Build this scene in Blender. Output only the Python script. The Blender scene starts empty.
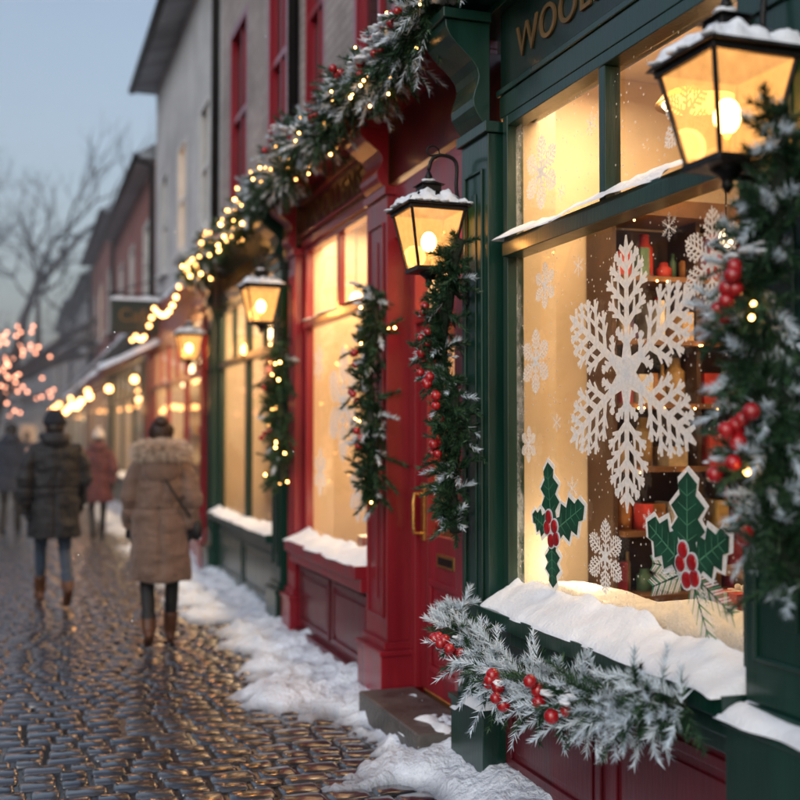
import bpy, math, random
import numpy as np
from mathutils import Vector, Matrix
random.seed(7); rng=np.random.default_rng(7)
SC=bpy.context.scene
R=math.radians
# ---------------------------------------------------------------- noise
_lat=rng.random((256,256))
def vnoise(x,y):
    x=np.asarray(x,float); y=np.asarray(y,float)
    xi=np.floor(x).astype(int); yi=np.floor(y).astype(int)
    fx=x-xi; fy=y-yi; fx=fx*fx*(3-2*fx); fy=fy*fy*(3-2*fy)
    a=_lat[xi%256,yi%256]; b=_lat[(xi+1)%256,yi%256]; c=_lat[xi%256,(yi+1)%256]; d=_lat[(xi+1)%256,(yi+1)%256]
    return (a*(1-fx)+b*fx)*(1-fy)+(c*(1-fx)+d*fx)*fy
def fbm(x,y,o=4):
    s=0;a=.5;t=0
    for i in range(o):
        s=s+a*vnoise(x*2**i+i*17.3,y*2**i+i*9.1); t+=a; a*=.5
    return s/t
# ---------------------------------------------------------------- materials
def nt(name):
    m=bpy.data.materials.new(name); m.use_nodes=True
    t=m.node_tree; t.nodes.clear()
    o=t.nodes.new('ShaderNodeOutputMaterial')
    return m,t,o
def N(t,k,**kw):
    n=t.nodes.new(k)
    for a,b in kw.items(): setattr(n,a,b)
    return n
def math_(t,op,a,b=None,clamp=False):
    n=N(t,'ShaderNodeMath',operation=op); n.use_clamp=clamp
    for i,v in enumerate((a,b)):
        if v is None: continue
        if isinstance(v,(int,float)): n.inputs[i].default_value=v
        else: t.links.new(v,n.inputs[i])
    return n.outputs[0]
def mk(name,col,rough=.5,metal=0,var=.2,vs=5,bump=.15,bs=60,coat=0,sheen=0,sss=0,rvar=.12,streak=False,bdist=.01,slush=None):
    m,t,o=nt(name); L=t.links
    p=N(t,'ShaderNodeBsdfPrincipled'); L.new(p.outputs[0],o.inputs[0])
    tc=N(t,'ShaderNodeTexCoord'); mp=N(t,'ShaderNodeMapping'); L.new(tc.outputs['Object'],mp.inputs[0])
    if streak: mp.inputs['Scale'].default_value=(3,3,.35)
    n=N(t,'ShaderNodeTexNoise'); n.inputs['Scale'].default_value=vs; n.inputs['Detail'].default_value=3; L.new(mp.outputs[0],n.inputs[0])
    mx=N(t,'ShaderNodeMix',data_type='RGBA'); 
    mr=N(t,'ShaderNodeMapRange'); mr.inputs[1].default_value=.3; mr.inputs[2].default_value=.7; L.new(n.outputs[0],mr.inputs[0])
    L.new(mr.outputs[0],mx.inputs[0])
    mx.inputs[6].default_value=tuple(c*(1-var) for c in col)+(1,)
    mx.inputs[7].default_value=tuple(min(1,c*(1+var)) for c in col)+(1,)
    cout=mx.outputs[2]
    if slush:   # thin, wet, trodden snow near the ground is grey
        sp=N(t,'ShaderNodeSeparateXYZ'); L.new(tc.outputs['Object'],sp.inputs[0])
        zz=math_(t,'ADD',sp.outputs[2],math_(t,'MULTIPLY',n.outputs[0],.05))
        m3=N(t,'ShaderNodeMapRange'); m3.inputs[1].default_value=.012; m3.inputs[2].default_value=.060; L.new(zz,m3.inputs[0])
        mx2=N(t,'ShaderNodeMix',data_type='RGBA'); L.new(m3.outputs[0],mx2.inputs[0]); mx2.inputs[6].default_value=slush+(1,); L.new(cout,mx2.inputs[7]); cout=mx2.outputs[2]
    L.new(cout,p.inputs['Base Color'])
    r=N(t,'ShaderNodeMapRange'); r.inputs[3].default_value=max(.03,rough-rvar); r.inputs[4].default_value=min(1,rough+rvar); L.new(n.outputs[0],r.inputs[0]); L.new(r.outputs[0],p.inputs['Roughness'])
    p.inputs['Metallic'].default_value=metal
    p.inputs['Coat Weight'].default_value=coat; p.inputs['Coat Roughness'].default_value=.15
    p.inputs['Sheen Weight'].default_value=sheen
    if bump:
        n2=N(t,'ShaderNodeTexNoise'); n2.inputs['Scale'].default_value=bs; n2.inputs['Detail'].default_value=2; L.new(mp.outputs[0],n2.inputs[0])
        b=N(t,'ShaderNodeBump'); b.inputs['Strength'].default_value=bump; b.inputs['Distance'].default_value=bdist
        L.new(n2.outputs[0],b.inputs['Height']); L.new(b.outputs[0],p.inputs['Normal'])
    return m
def nosample(m):
    try: m.cycles.emission_sampling='NONE'
    except Exception: pass
    return m
def emis(name,col,s):
    m,t,o=nt(name); e=N(t,'ShaderNodeEmission'); e.inputs[0].default_value=col+(1,); e.inputs[1].default_value=s
    t.links.new(e.outputs[0],o.inputs[0]); return nosample(m)
def glass_mat(name,tint=(.97,.98,.96),ior=1.4):
    m,t,o=nt(name); L=t.links
    tr=N(t,'ShaderNodeBsdfTransparent'); tr.inputs[0].default_value=tint+(1,)
    g=N(t,'ShaderNodeBsdfGlossy'); g.inputs['Roughness'].default_value=.03
    f=N(t,'ShaderNodeFresnel'); f.inputs[0].default_value=ior
    mx=N(t,'ShaderNodeMixShader'); L.new(f.outputs[0],mx.inputs[0]); L.new(tr.outputs[0],mx.inputs[1]); L.new(g.outputs[0],mx.inputs[2])
    L.new(mx.outputs[0],o.inputs[0]); return m
def lantern_glass():
    m,t,o=nt('lantern_glass'); L=t.links
    tr=N(t,'ShaderNodeBsdfTransparent'); tr.inputs[0].default_value=(1,.78,.46,1)
    e=N(t,'ShaderNodeEmission'); e.inputs[0].default_value=(1,.45,.13,1); e.inputs[1].default_value=2.0
    tc=N(t,'ShaderNodeTexCoord')
    n=N(t,'ShaderNodeTexNoise'); n.inputs['Scale'].default_value=30; L.new(tc.outputs['Object'],n.inputs[0])
    mr=N(t,'ShaderNodeMapRange'); mr.inputs[3].default_value=.30; mr.inputs[4].default_value=.72
    L.new(n.outputs[0],mr.inputs[0])
    mx=N(t,'ShaderNodeMixShader'); L.new(mr.outputs[0],mx.inputs[0]); L.new(tr.outputs[0],mx.inputs[1]); L.new(e.outputs[0],mx.inputs[2])
    g=N(t,'ShaderNodeBsdfGlossy'); g.inputs['Roughness'].default_value=.1
    m2=N(t,'ShaderNodeMixShader'); m2.inputs[0].default_value=.06; L.new(mx.outputs[0],m2.inputs[1]); L.new(g.outputs[0],m2.inputs[2])
    L.new(m2.outputs[0],o.inputs[0]); return nosample(m)
def sticker_mat():
    m,t,o=nt('frosted_sticker'); L=t.links
    d=N(t,'ShaderNodeBsdfDiffuse'); d.inputs[0].default_value=(.92,.93,.94,1); tl=N(t,'ShaderNodeBsdfTranslucent'); tl.inputs[0].default_value=(.95,.97,1,1)
    n=N(t,'ShaderNodeTexNoise'); n.inputs['Scale'].default_value=160; tc=N(t,'ShaderNodeTexCoord'); L.new(tc.outputs['Object'],n.inputs[0])
    b=N(t,'ShaderNodeBump'); b.inputs['Strength'].default_value=.6; b.inputs['Distance'].default_value=.004; L.new(n.outputs[0],b.inputs['Height']); L.new(b.outputs[0],d.inputs['Normal'])
    mx=N(t,'ShaderNodeMixShader'); mx.inputs[0].default_value=.36; L.new(d.outputs[0],mx.inputs[1]); L.new(tl.outputs[0],mx.inputs[2])
    tr=N(t,'ShaderNodeBsdfTransparent'); n2=N(t,'ShaderNodeTexNoise'); n2.inputs['Scale'].default_value=70; n2.inputs['Detail'].default_value=3; L.new(tc.outputs['Object'],n2.inputs[0])
    mr=N(t,'ShaderNodeMapRange'); mr.inputs[1].default_value=.35; mr.inputs[2].default_value=.65; mr.inputs[3].default_value=.84; mr.inputs[4].default_value=1.0; L.new(n2.outputs[0],mr.inputs[0])
    m3=N(t,'ShaderNodeMixShader'); L.new(mr.outputs[0],m3.inputs[0]); L.new(tr.outputs[0],m3.inputs[1]); L.new(mx.outputs[0],m3.inputs[2]); L.new(m3.outputs[0],o.inputs[0]); return m
def brick_mat(name,c1,c2,mortar,bw=.22,bh=.075,rough=.85,bump=.5,plan=False):
    m,t,o=nt(name); L=t.links
    p=N(t,'ShaderNodeBsdfPrincipled'); L.new(p.outputs[0],o.inputs[0]); p.inputs['Roughness'].default_value=rough
    tc=N(t,'ShaderNodeTexCoord'); sp=N(t,'ShaderNodeSeparateXYZ'); L.new(tc.outputs['Object'],sp.inputs[0])
    cb=N(t,'ShaderNodeCombineXYZ')
    if plan: L.new(sp.outputs[0],cb.inputs[0]); L.new(sp.outputs[1],cb.inputs[1])
    else:
        L.new(math_(t,'ADD',sp.outputs[1],sp.outputs[0]),cb.inputs[0]); L.new(sp.outputs[2],cb.inputs[1])
    b=N(t,'ShaderNodeTexBrick'); b.inputs['Scale'].default_value=1; b.inputs['Brick Width'].default_value=bw; b.inputs['Row Height'].default_value=bh
    b.inputs['Mortar Size'].default_value=.006 if not plan else .012; b.inputs['Color1'].default_value=c1+(1,); b.inputs['Color2'].default_value=c2+(1,); b.inputs['Mortar'].default_value=mortar+(1,)
    L.new(cb.outputs[0],b.inputs[0])
    n=N(t,'ShaderNodeTexNoise'); n.inputs['Scale'].default_value=1.3; n.inputs['Detail'].default_value=5; L.new(tc.outputs['Object'],n.inputs[0])
    mx=N(t,'ShaderNodeMix',data_type='RGBA',blend_type='MULTIPLY'); mx.inputs[0].default_value=1
    cr=N(t,'ShaderNodeMapRange'); cr.inputs[1].default_value=.3;cr.inputs[2].default_value=.7;cr.inputs[3].default_value=.68; cr.inputs[4].default_value=1.08; L.new(n.outputs[0],cr.inputs[0])
    L.new(b.outputs[0],mx.inputs[6]); L.new(cr.outputs[0],mx.inputs[7]); L.new(mx.outputs[2],p.inputs['Base Color'])
    bp=N(t,'ShaderNodeBump'); bp.inputs['Strength'].default_value=bump; bp.inputs['Distance'].default_value=.008; bp.invert=True
    L.new(b.outputs['Fac'],bp.inputs['Height']); L.new(bp.outputs[0],p.inputs['Normal'])
    return m
def cobble_mat():
    m,t,o=nt('wet_cobble'); L=t.links
    p=N(t,'ShaderNodeBsdfPrincipled'); L.new(p.outputs[0],o.inputs[0])
    at=N(t,'ShaderNodeAttribute'); at.attribute_name='rnd'
    tc=N(t,'ShaderNodeTexCoord')
    n=N(t,'ShaderNodeTexNoise'); n.inputs['Scale'].default_value=24; n.inputs['Detail'].default_value=5; L.new(tc.outputs['Object'],n.inputs[0])
    big=N(t,'ShaderNodeTexNoise'); big.inputs['Scale'].default_value=.9; big.inputs['Detail'].default_value=3; L.new(tc.outputs['Object'],big.inputs[0])
    v=math_(t,'ADD',math_(t,'MULTIPLY',at.outputs['Fac'],.6),math_(t,'MULTIPLY',n.outputs[0],.5))
    cr=N(t,'ShaderNodeValToRGB'); L.new(v,cr.inputs[0])
    cr.color_ramp.elements[0].position=.15; cr.color_ramp.elements[0].color=(.010,.012,.017,1)
    cr.color_ramp.elements[1].position=.95; cr.color_ramp.elements[1].color=(.058,.058,.064,1)
    e=cr.color_ramp.elements.new(.5); e.color=(.025,.027,.034,1)
    L.new(cr.outputs[0],p.inputs['Base Color'])
    r=N(t,'ShaderNodeMapRange'); r.inputs[1].default_value=.35; r.inputs[2].default_value=.65; r.inputs[3].default_value=.05; r.inputs[4].default_value=.20
    L.new(big.outputs[0],r.inputs[0])
    L.new(math_(t,'ADD',r.outputs[0],math_(t,'MULTIPLY',n.outputs[0],.10)),p.inputs['Roughness'])
    p.inputs['IOR'].default_value=1.6
    p.inputs['Coat Weight'].default_value=1.0; p.inputs['Coat Roughness'].default_value=.12; p.inputs['Coat IOR'].default_value=1.55
    b=N(t,'ShaderNodeBump'); b.inputs['Strength'].default_value=.16; b.inputs['Distance'].default_value=.005
    L.new(n.outputs[0],b.inputs['Height']); L.new(b.outputs[0],p.inputs['Normal'])
    return m
MT={}
MT['red']=mk('red_paint',(.225,.006,.016),.34,var=.28,vs=3,bump=.12,bs=25,coat=.4,streak=True)
MT['dred']=mk('burgundy_paint',(.098,.005,.012),.4,var=.3,vs=3,bump=.15,bs=25,coat=.25,streak=True)
MT['green']=mk('green_paint',(.003,.032,.022),.34,var=.3,vs=3,bump=.12,bs=25,coat=.4,streak=True)
MT['dgreen']=mk('dark_green_paint',(.003,.018,.013),.4,var=.3,vs=3,bump=.12,bs=25,coat=.25,streak=True)
MT['iron']=mk('black_iron',(.010,.009,.009),.42,metal=.4,var=.3,vs=30,bump=.3,bs=120)
MT['brass']=mk('brass',(.65,.40,.13),.28,metal=1,var=.15,bump=.1)
MT['gold']=mk('gold_leaf',(.24,.145,.06),.5,metal=.5,var=.3,bump=.1)
MT['snow']=mk('snow',(.82,.86,.92),.6,var=.05,vs=9,bump=.6,bs=70,bdist=.008)
MT['snowg']=mk('packed_snow',(.72,.78,.87),.45,var=.14,vs=4,bump=.9,bs=40,bdist=.02,slush=(.24,.26,.30))
MT['fir1']=mk('fir_needles',(.013,.048,.022),.5,var=.4,vs=14,bump=0)
MT['fir2']=mk('fir_needles_light',(.042,.10,.040),.5,var=.3,vs=14,bump=0)
MT['frost']=mk('frosted_needles',(.62,.71,.78),.6,var=.15,vs=20,bump=0)
MT['stem']=mk('garland_core',(.008,.018,.009),.8,var=.4,bump=.5)
MT['berry']=mk('red_berry',(.38,.006,.010),.2,var=.25,vs=12,bump=0,coat=.6)
MT['fairy']=emis('fairy_bulb',(1,.45,.12),24)
MT['bulb']=emis('lantern_bulb',(1,.70,.34),34)
MT['string']=emis('string_bulb',(1,.44,.14),15)
MT['pinkb']=emis('tree_bulb',(1,.40,.24),7)
MT['lglass']=lantern_glass()
MT['glass']=glass_mat('window_glass')
MT['white']=sticker_mat()
MT['eyew']=mk('eye_white',(.7,.7,.7),.4,bump=0)
MT['leaf']=mk('holly_green',(.008,.065,.034),.4,var=.35,vs=12,bump=.1)
MT['leafl']=mk('holly_vein',(.10,.30,.16),.5,var=.2,bump=0)
MT['stone']=mk('step_stone',(.085,.075,.068),.4,var=.4,vs=9,bump=.6,bs=50)
MT['cream']=mk('cream_plaster',(.74,.61,.46),.8,var=.12,vs=2,bump=.1)
MT['wood']=mk('shelf_wood',(.17,.08,.035),.5,var=.35,vs=6,bump=.2)
MT['dwood']=mk('dark_wood',(.065,.032,.018),.5,var=.35,vs=6,bump=.2)
MT['ceil']=mk('ceiling',(.6,.52,.42),.8,var=.05)
MT['lamp']=emis('ceiling_lamp',(1,.68,.36),10)
MT['dark']=mk('dark_interior',(.02,.022,.028),.6,bump=0)
MT['curtain']=mk('net_curtain',(.35,.36,.38),.9,var=.2,vs=9,streak=True)
MT['wbrick']=brick_mat('painted_brick',(.43,.38,.37),(.34,.295,.285),(.26,.23,.225))
MT['cbrick']=brick_mat('cream_render_brick',(.58,.59,.61),(.53,.54,.56),(.46,.47,.49),bump=.2)
MT['rbrick']=brick_mat('red_brick',(.34,.11,.09),(.27,.08,.07),(.26,.21,.20))
MT['gbrick']=brick_mat('hazed_grey_render',(.37,.41,.47),(.34,.38,.44),(.31,.34,.40),bump=.2)  # grey render with distance haze mixed in: base colour paled and blued
MT['roof']=brick_mat('snowy_hazed_slate',(.16,.18,.21),(.32,.36,.41),(.08,.09,.10),bw=.25,bh=.18,rough=.5)  # slate dusted with snow; its colour is also paled for far haze
MT['wtrim']=mk('white_trim',(.6,.6,.6),.5,var=.1)
MT['tyel']=emis('lit_window',(1,.55,.24),1.2)
MT['jeans']=mk('denim',(.030,.050,.085),.85,var=.3,vs=30,bump=.5,bs=200,sheen=.2)
MT['blackc']=mk('black_coat',(.010,.011,.015),.6,var=.3,vs=10,bump=.5,bs=90,sheen=.1)
MT['navy']=mk('navy_coat',(.02,.03,.055),.7,var=.3,vs=10,bump=.5,bs=90)
MT['maroon']=mk('maroon_coat',(.10,.02,.025),.7,var=.3,vs=10,bump=.5,bs=90)
MT['tan']=mk('tan_parka',(.150,.090,.066),.7,var=.25,vs=8,bump=.6,bs=70,sheen=.25)
MT['boot']=mk('brown_boot',(.10,.038,.018),.5,var=.3,bump=.3)
MT['bblk']=mk('black_leggings',(.012,.012,.014),.7,var=.2)
MT['skin']=mk('skin',(.50,.30,.22),.5,var=.08,bump=.1)
MT['hair']=mk('brown_hair',(.032,.013,.008),.5,var=.4,vs=40,bump=.5,streak=True)
MT['hairb']=mk('dark_hair',(.015,.011,.01),.5,var=.4,vs=40,bump=.5)
MT['fur']=mk('fur_trim',(.70,.58,.48),.8,var=.3,vs=25,bump=0)
MT['furd']=mk('fur_trim_dark',(.32,.23,.17),.8,var=.3,vs=25,bump=0)
MT['knit']=mk('knit_hat',(.55,.50,.47),.9,var=.2,bump=.8,bs=150)
MT['dknit']=mk('dark_knit_hat',(.02,.024,.035),.9,var=.2,bump=.8,bs=150)
MT['bark']=mk('bark',(.055,.052,.055),.8,var=.3,bump=.6)
MT['cobble']=cobble_mat()
MT['ground']=brick_mat('far_cobble',(.045,.046,.050),(.028,.030,.034),(.010,.011,.013),bw=.17,bh=.13,rough=.13,bump=.6,plan=True)
ITEMC=[(.5,.05,.04),(.55,.42,.25),(.08,.16,.1),(.6,.55,.45),(.45,.2,.06),(.12,.08,.2),(.35,.03,.05),(.5,.33,.12)]
for i,c in enumerate(ITEMC): MT['it%d'%i]=mk('goods_%d'%i,c,.5,var=.25,vs=18,bump=.1)
# ---------------------------------------------------------------- mesh accumulator
class G:
    def __init__(s): s.v=[];s.f=[];s.m=[];s.s=[];s.n=0;s.mats=[]
    def mi(s,k):
        if k not in s.mats: s.mats.append(k)
        return s.mats.index(k)
    def add(s,v,f,m,sm=False):
        i=s.mi(m); v=np.asarray(v,float).reshape(-1,3)
        s.v.append(v); n=s.n
        s.f+= [tuple(int(a)+n for a in q) for q in f]; s.m+=[i]*len(f); s.s+=[sm]*len(f); s.n+=len(v)
    def box(s,x0,x1,y0,y1,z0,z1,m):
        v=[(x0,y0,z0),(x1,y0,z0),(x1,y1,z0),(x0,y1,z0),(x0,y0,z1),(x1,y0,z1),(x1,y1,z1),(x0,y1,z1)]
        s.add(v,[(0,3,2,1),(4,5,6,7),(0,1,5,4),(1,2,6,5),(2,3,7,6),(3,0,4,7)],m)
    def prism(s,prof,y0,y1,m,sm=False):
        k=len(prof); v=[(x,y0,z) for x,z in prof]+[(x,y1,z) for x,z in prof]
        f=[tuple(range(k)),tuple(range(2*k-1,k-1,-1))]+[(i,i+k,(i+1)%k+k,(i+1)%k) for i in range(k)]
        s.add(v,f,m,sm)
    def tube(s,pts,rad,m,n=8,sq=None,up=(0,0,1),cap=True,sm=True):
        P=np.array(pts,float); K=len(P)
        if np.isscalar(rad): rad=[rad]*K
        rr=[(r,r) if np.isscalar(r) else r for r in rad]
        T=np.gradient(P,axis=0); T/=np.linalg.norm(T,axis=1)[:,None]+1e-9
        u=np.cross(T[0],up); 
        if np.linalg.norm(u)<.1: u=np.cross(T[0],(0,1,0))
        u/=np.linalg.norm(u); V=[]
        a=np.linspace(0,2*np.pi,n,endpoint=False)
        for i in range(K):
            u=u-T[i]*np.dot(u,T[i]); u/=np.linalg.norm(u); w=np.cross(T[i],u)
            V.append(P[i]+np.outer(np.cos(a)*rr[i][0],u)+np.outer(np.sin(a)*rr[i][1],w))
        V=np.concatenate(V); F=[]
        for i in range(K-1):
            for j in range(n):
                F.append((i*n+j,i*n+(j+1)%n,(i+1)*n+(j+1)%n,(i+1)*n+j))
        if cap: F.append(tuple(range(n-1,-1,-1))); F.append(tuple(range((K-1)*n,K*n)))
        s.add(V,F,m,sm)
    def ell(s,c,r,m,nu=12,nv=8,rot=None,lump=0):
        if np.isscalar(r): r=(r,r,r)
        V=[(0,0,1)]
        for i in range(1,nv):
            th=math.pi*i/nv
            for j in range(nu):
                ph=2*math.pi*j/nu; V.append((math.sin(th)*math.cos(ph),math.sin(th)*math.sin(ph),math.cos(th)))
        V.append((0,0,-1)); F=[]
        for j in range(nu): F.append((0,1+j,1+(j+1)%nu))
        for i in range(nv-2):
            for j in range(nu):
                a=1+i*nu; F.append((a+j,a+nu+j,a+nu+(j+1)%nu,a+(j+1)%nu))
        a=1+(nv-2)*nu
        for j in range(nu): F.append((a+j,len(V)-1,a+(j+1)%nu))
        V=np.array(V)
        if lump:
            o=random.random()*90; V=V*(1+lump*(fbm(V[:,0]*1.7+o+V[:,2],V[:,1]*1.7+o-V[:,2]*.7,3)-.5)*2)[:,None]
        V=V*np.array(r)
        if rot is not None: V=V@np.array(rot).T
        s.add(V+np.array(c),F,m,True)
    def obj(s,name,parent=None,bevel=0,seg=2):
        me=bpy.data.meshes.new(name)
        v=np.concatenate(s.v)
        me.from_pydata(v.tolist(),[],s.f)
        for k in s.mats: me.materials.append(MT[k])
        me.polygons.foreach_set('material_index',s.m); me.polygons.foreach_set('use_smooth',s.s)
        me.update()
        o=bpy.data.objects.new(name,me); SC.collection.objects.link(o)
        if parent: o.parent=parent
        if bevel:
            b=o.modifiers.new('bevel','BEVEL'); b.width=bevel; b.segments=seg; b.limit_method='ANGLE'; b.angle_limit=R(40)
        return o
def empty(name,loc=(0,0,0)):
    e=bpy.data.objects.new(name,None); e.location=loc; SC.collection.objects.link(e); e.empty_display_size=.2; return e
def ss(a,b,x):
    t=np.clip((x-a)/(b-a),0,1); return t*t*(3-2*t)
# ---------------------------------------------------------------- lumpy snow on ledges
def snow_strip(g,x0,x1,y0,y1,z,h,res=.014,seed=0,back=0,m='snow',slope=0,cov=1.0,rough_=0):
    nx=max(5,int((x1-x0)/res)); ny=max(5,int((y1-y0)/res))
    ux=np.linspace(0,1,nx)
    ux=np.where(ux<.5,ux**1.5/.5**.5,1-(1-ux)**1.5/.5**.5) if not back else ux**1.35
    X,Y=np.meshgrid(x0+(x1-x0)*ux,np.linspace(y0,y1,ny),indexing='ij')
    U=(X-x0)/(x1-x0)
    q=np.clip((U if back else np.minimum(U,1-U))*((x1-x0)/.06),0,1)
    qy=np.clip(np.minimum(Y-y0,y1-Y)/.06,0,1)
    e=np.sqrt(1-(1-q)**2)*np.sqrt(1-(1-qy)**2)
    n=fbm(X*4+seed*3.1,Y*2.3+seed*7.7,3); n2=fbm(X*24+seed,Y*24,2); n3=fbm(X*6+seed,Y*5+seed,3)
    if back: H=e*h*(.34*(.4+1.1*n)+back*(.35+1.2*n3)*U**1.3)
    else: H=h*e*(.35+1.1*n)
    H=H+(.005+rough_)*(n2-.5)*e
    if cov<1: H=H-h*ss(cov,cov+.12,fbm(X*3+seed,Y*2.2+seed*2,2)+.25)*1.3
    jx=(fbm(Y*4+seed,X*0+seed,3)-.5)*.09*(1-U)
    V=np.stack([X+jx,Y,z+H-.004+slope*(X-x0)],-1).reshape(-1,3)
    F=[(i*ny+j,(i+1)*ny+j,(i+1)*ny+j+1,i*ny+j+1) for i in range(nx-1) for j in range(ny-1)]
    g.add(V,F,m,True)
# ---------------------------------------------------------------- fir foliage
def norm(a): return a/(np.linalg.norm(a,axis=-1,keepdims=True)+1e-9)
def sprigs(g,base,dr,L,M=56,nl=.032,nw=.0032,frost=.3,frt=.5):
    S=len(base); dr=norm(dr)
    t=np.linspace(.04,1,M)[None,:]+rng.uniform(-.01,.01,(S,M))
    u=norm(np.cross(dr,rng.normal(size=(S,3)))); w=np.cross(dr,u)
    ph=np.arange(M)[None,:]*2.399+rng.random((S,1))*6
    pos=base[:,None,:]+dr[:,None,:]*(L[:,None]*t)[...,None]; pos[...,2]-=(t**2*.12)*L[:,None]
    rad=np.cos(ph)[...,None]*u[:,None,:]+np.sin(ph)[...,None]*w[:,None,:]
    nd=norm(dr[:,None,:]*.75+rad*(.8-.35*t[...,None])+rng.normal(size=(S,M,3))*.12)
    ln=(nl*(1.1-.45*t)*rng.uniform(.75,1.15,(S,M)))[...,None]
    sd=norm(np.cross(nd,rng.normal(size=(S,M,3))))*nw/2
    V=np.stack([pos-sd,pos+sd,pos+nd*ln],2).reshape(-1,3)
    fr=rng.random(S)<frost
    sel=np.zeros((S,M),int); sel[rng.random((S,M))<.3]=1
    ft=(fr[:,None]&(t+rng.uniform(-.3,.3,(S,M))>1-frt))|(fr[:,None]&(nd[...,2]>.35)&(rng.random((S,M))<.75))
    sel[ft]=2; sel=sel.ravel()
    for k,mn in enumerate(('fir1','fir2','frost')):
        ii=np.where(sel==k)[0]
        if not len(ii): continue
        vv=V.reshape(-1,3,3)[ii].reshape(-1,3)
        g.add(vv,np.arange(len(vv)).reshape(-1,3).tolist(),mn)
    e=base+dr*L[:,None]; e[:,2]-=.12*L; sd=u*.0025
    vv=np.stack([base-sd,base+sd,e],1).reshape(-1,3); g.add(vv,np.arange(len(vv)).reshape(-1,3).tolist(),'stem')
def resample(path,n):
    P=np.array(path,float)
    Q=[]
    E=np.vstack([2*P[0]-P[1],P,2*P[-1]-P[-2]])
    for i in range(len(P)-1):
        a,b,c,d=E[i:i+4]
        for t in np.linspace(0,1,12,endpoint=False):
            Q.append(.5*((2*b)+(c-a)*t+(2*a-5*b+4*c-d)*t*t+(3*b-a-3*c+d)*t**3))
    Q.append(P[-1]); Q=np.array(Q)
    dd=np.r_[0,np.cumsum(np.linalg.norm(np.diff(Q,axis=0),axis=1))]
    s=np.linspace(0,dd[-1],n)
    return np.stack([np.interp(s,dd,Q[:,k]) for k in range(3)],1),dd[-1]
def garland(name,path,rad=.12,dens=90,frost=.3,frt=.5,clusters=(),lights=0,nl=.034,nw=.0032,M=56,snow=0,out=(-1,0,0),light_r=.009,br=.022,parent=None,along=.55,ss_=1.0):
    g=G(); _,Ln=resample(path,10); n=int(Ln*dens)
    P,_=resample(path,max(n,8)); n=len(P)
    T=norm(np.gradient(P,axis=0)); sgn=np.where(rng.random(n)<.5,1,-1)[:,None]
    r=norm(rng.normal(size=(n,3))); r=norm(r-T*(r*T).sum(1,keepdims=True)+np.array(out)*.45)
    d=norm(r+T*sgn*along*rng.uniform(.3,1.8,(n,1)))
    L=rad*rng.uniform(.5,1.25,n)*(1-.25*np.abs(np.linspace(-1,1,n))**4)
    sprigs(g,P+rng.normal(size=(n,3))*.016,d,L,M,nl,nw,frost,frt)
    Pc,_=resample(path,max(6,int(Ln*14)))
    g.tube(Pc+rng.normal(size=Pc.shape)*.006,[.024+.006*random.random() for _ in Pc],'stem',n=7)
    for (t,k) in clusters:
        c=P[min(n-1,int(t*n))]+np.array(out)*rad*.72
        for i in range(k):
            o=rng.normal(size=3)*br*1.35; o[0]*=.5
            g.ell(c+o,br*random.uniform(.85,1.1),'berry',14,9)
            g.ell(c+o+np.array((-br*.93,0,-br*.2)),br*.14,'stem',6,4)
    for i in range(lights):
        c=P[rng.integers(n)]+norm(rng.normal(size=3)+np.array(out)*.7)*rad*random.uniform(.55,.95)
        g.ell(c,light_r*random.uniform(.8,1.2),'fairy',6,4)
    for i in range(snow):
        k=rng.integers(int(n*.08),int(n*.92)); c=P[k]+np.array([rng.normal()*.25*rad+out[0]*.25*rad,rng.normal()*.2*rad,rad*random.uniform(.12,.35)])
        for q in range(12):
            s=rad*random.uniform(.025,.11)*ss_; o=np.clip(np.array([rng.normal()*rad*.20,rng.normal()*rad*.28,0]),-rad*.4,rad*.4); o[2]=-abs(o[0])*.4-abs(o[1])*.25+rng.normal()*rad*.03
            g.ell(c+o,(s*1.2,s*1.6,s*.5),'snow',12,8,lump=.9)
    return g.obj(name,parent)
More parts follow.
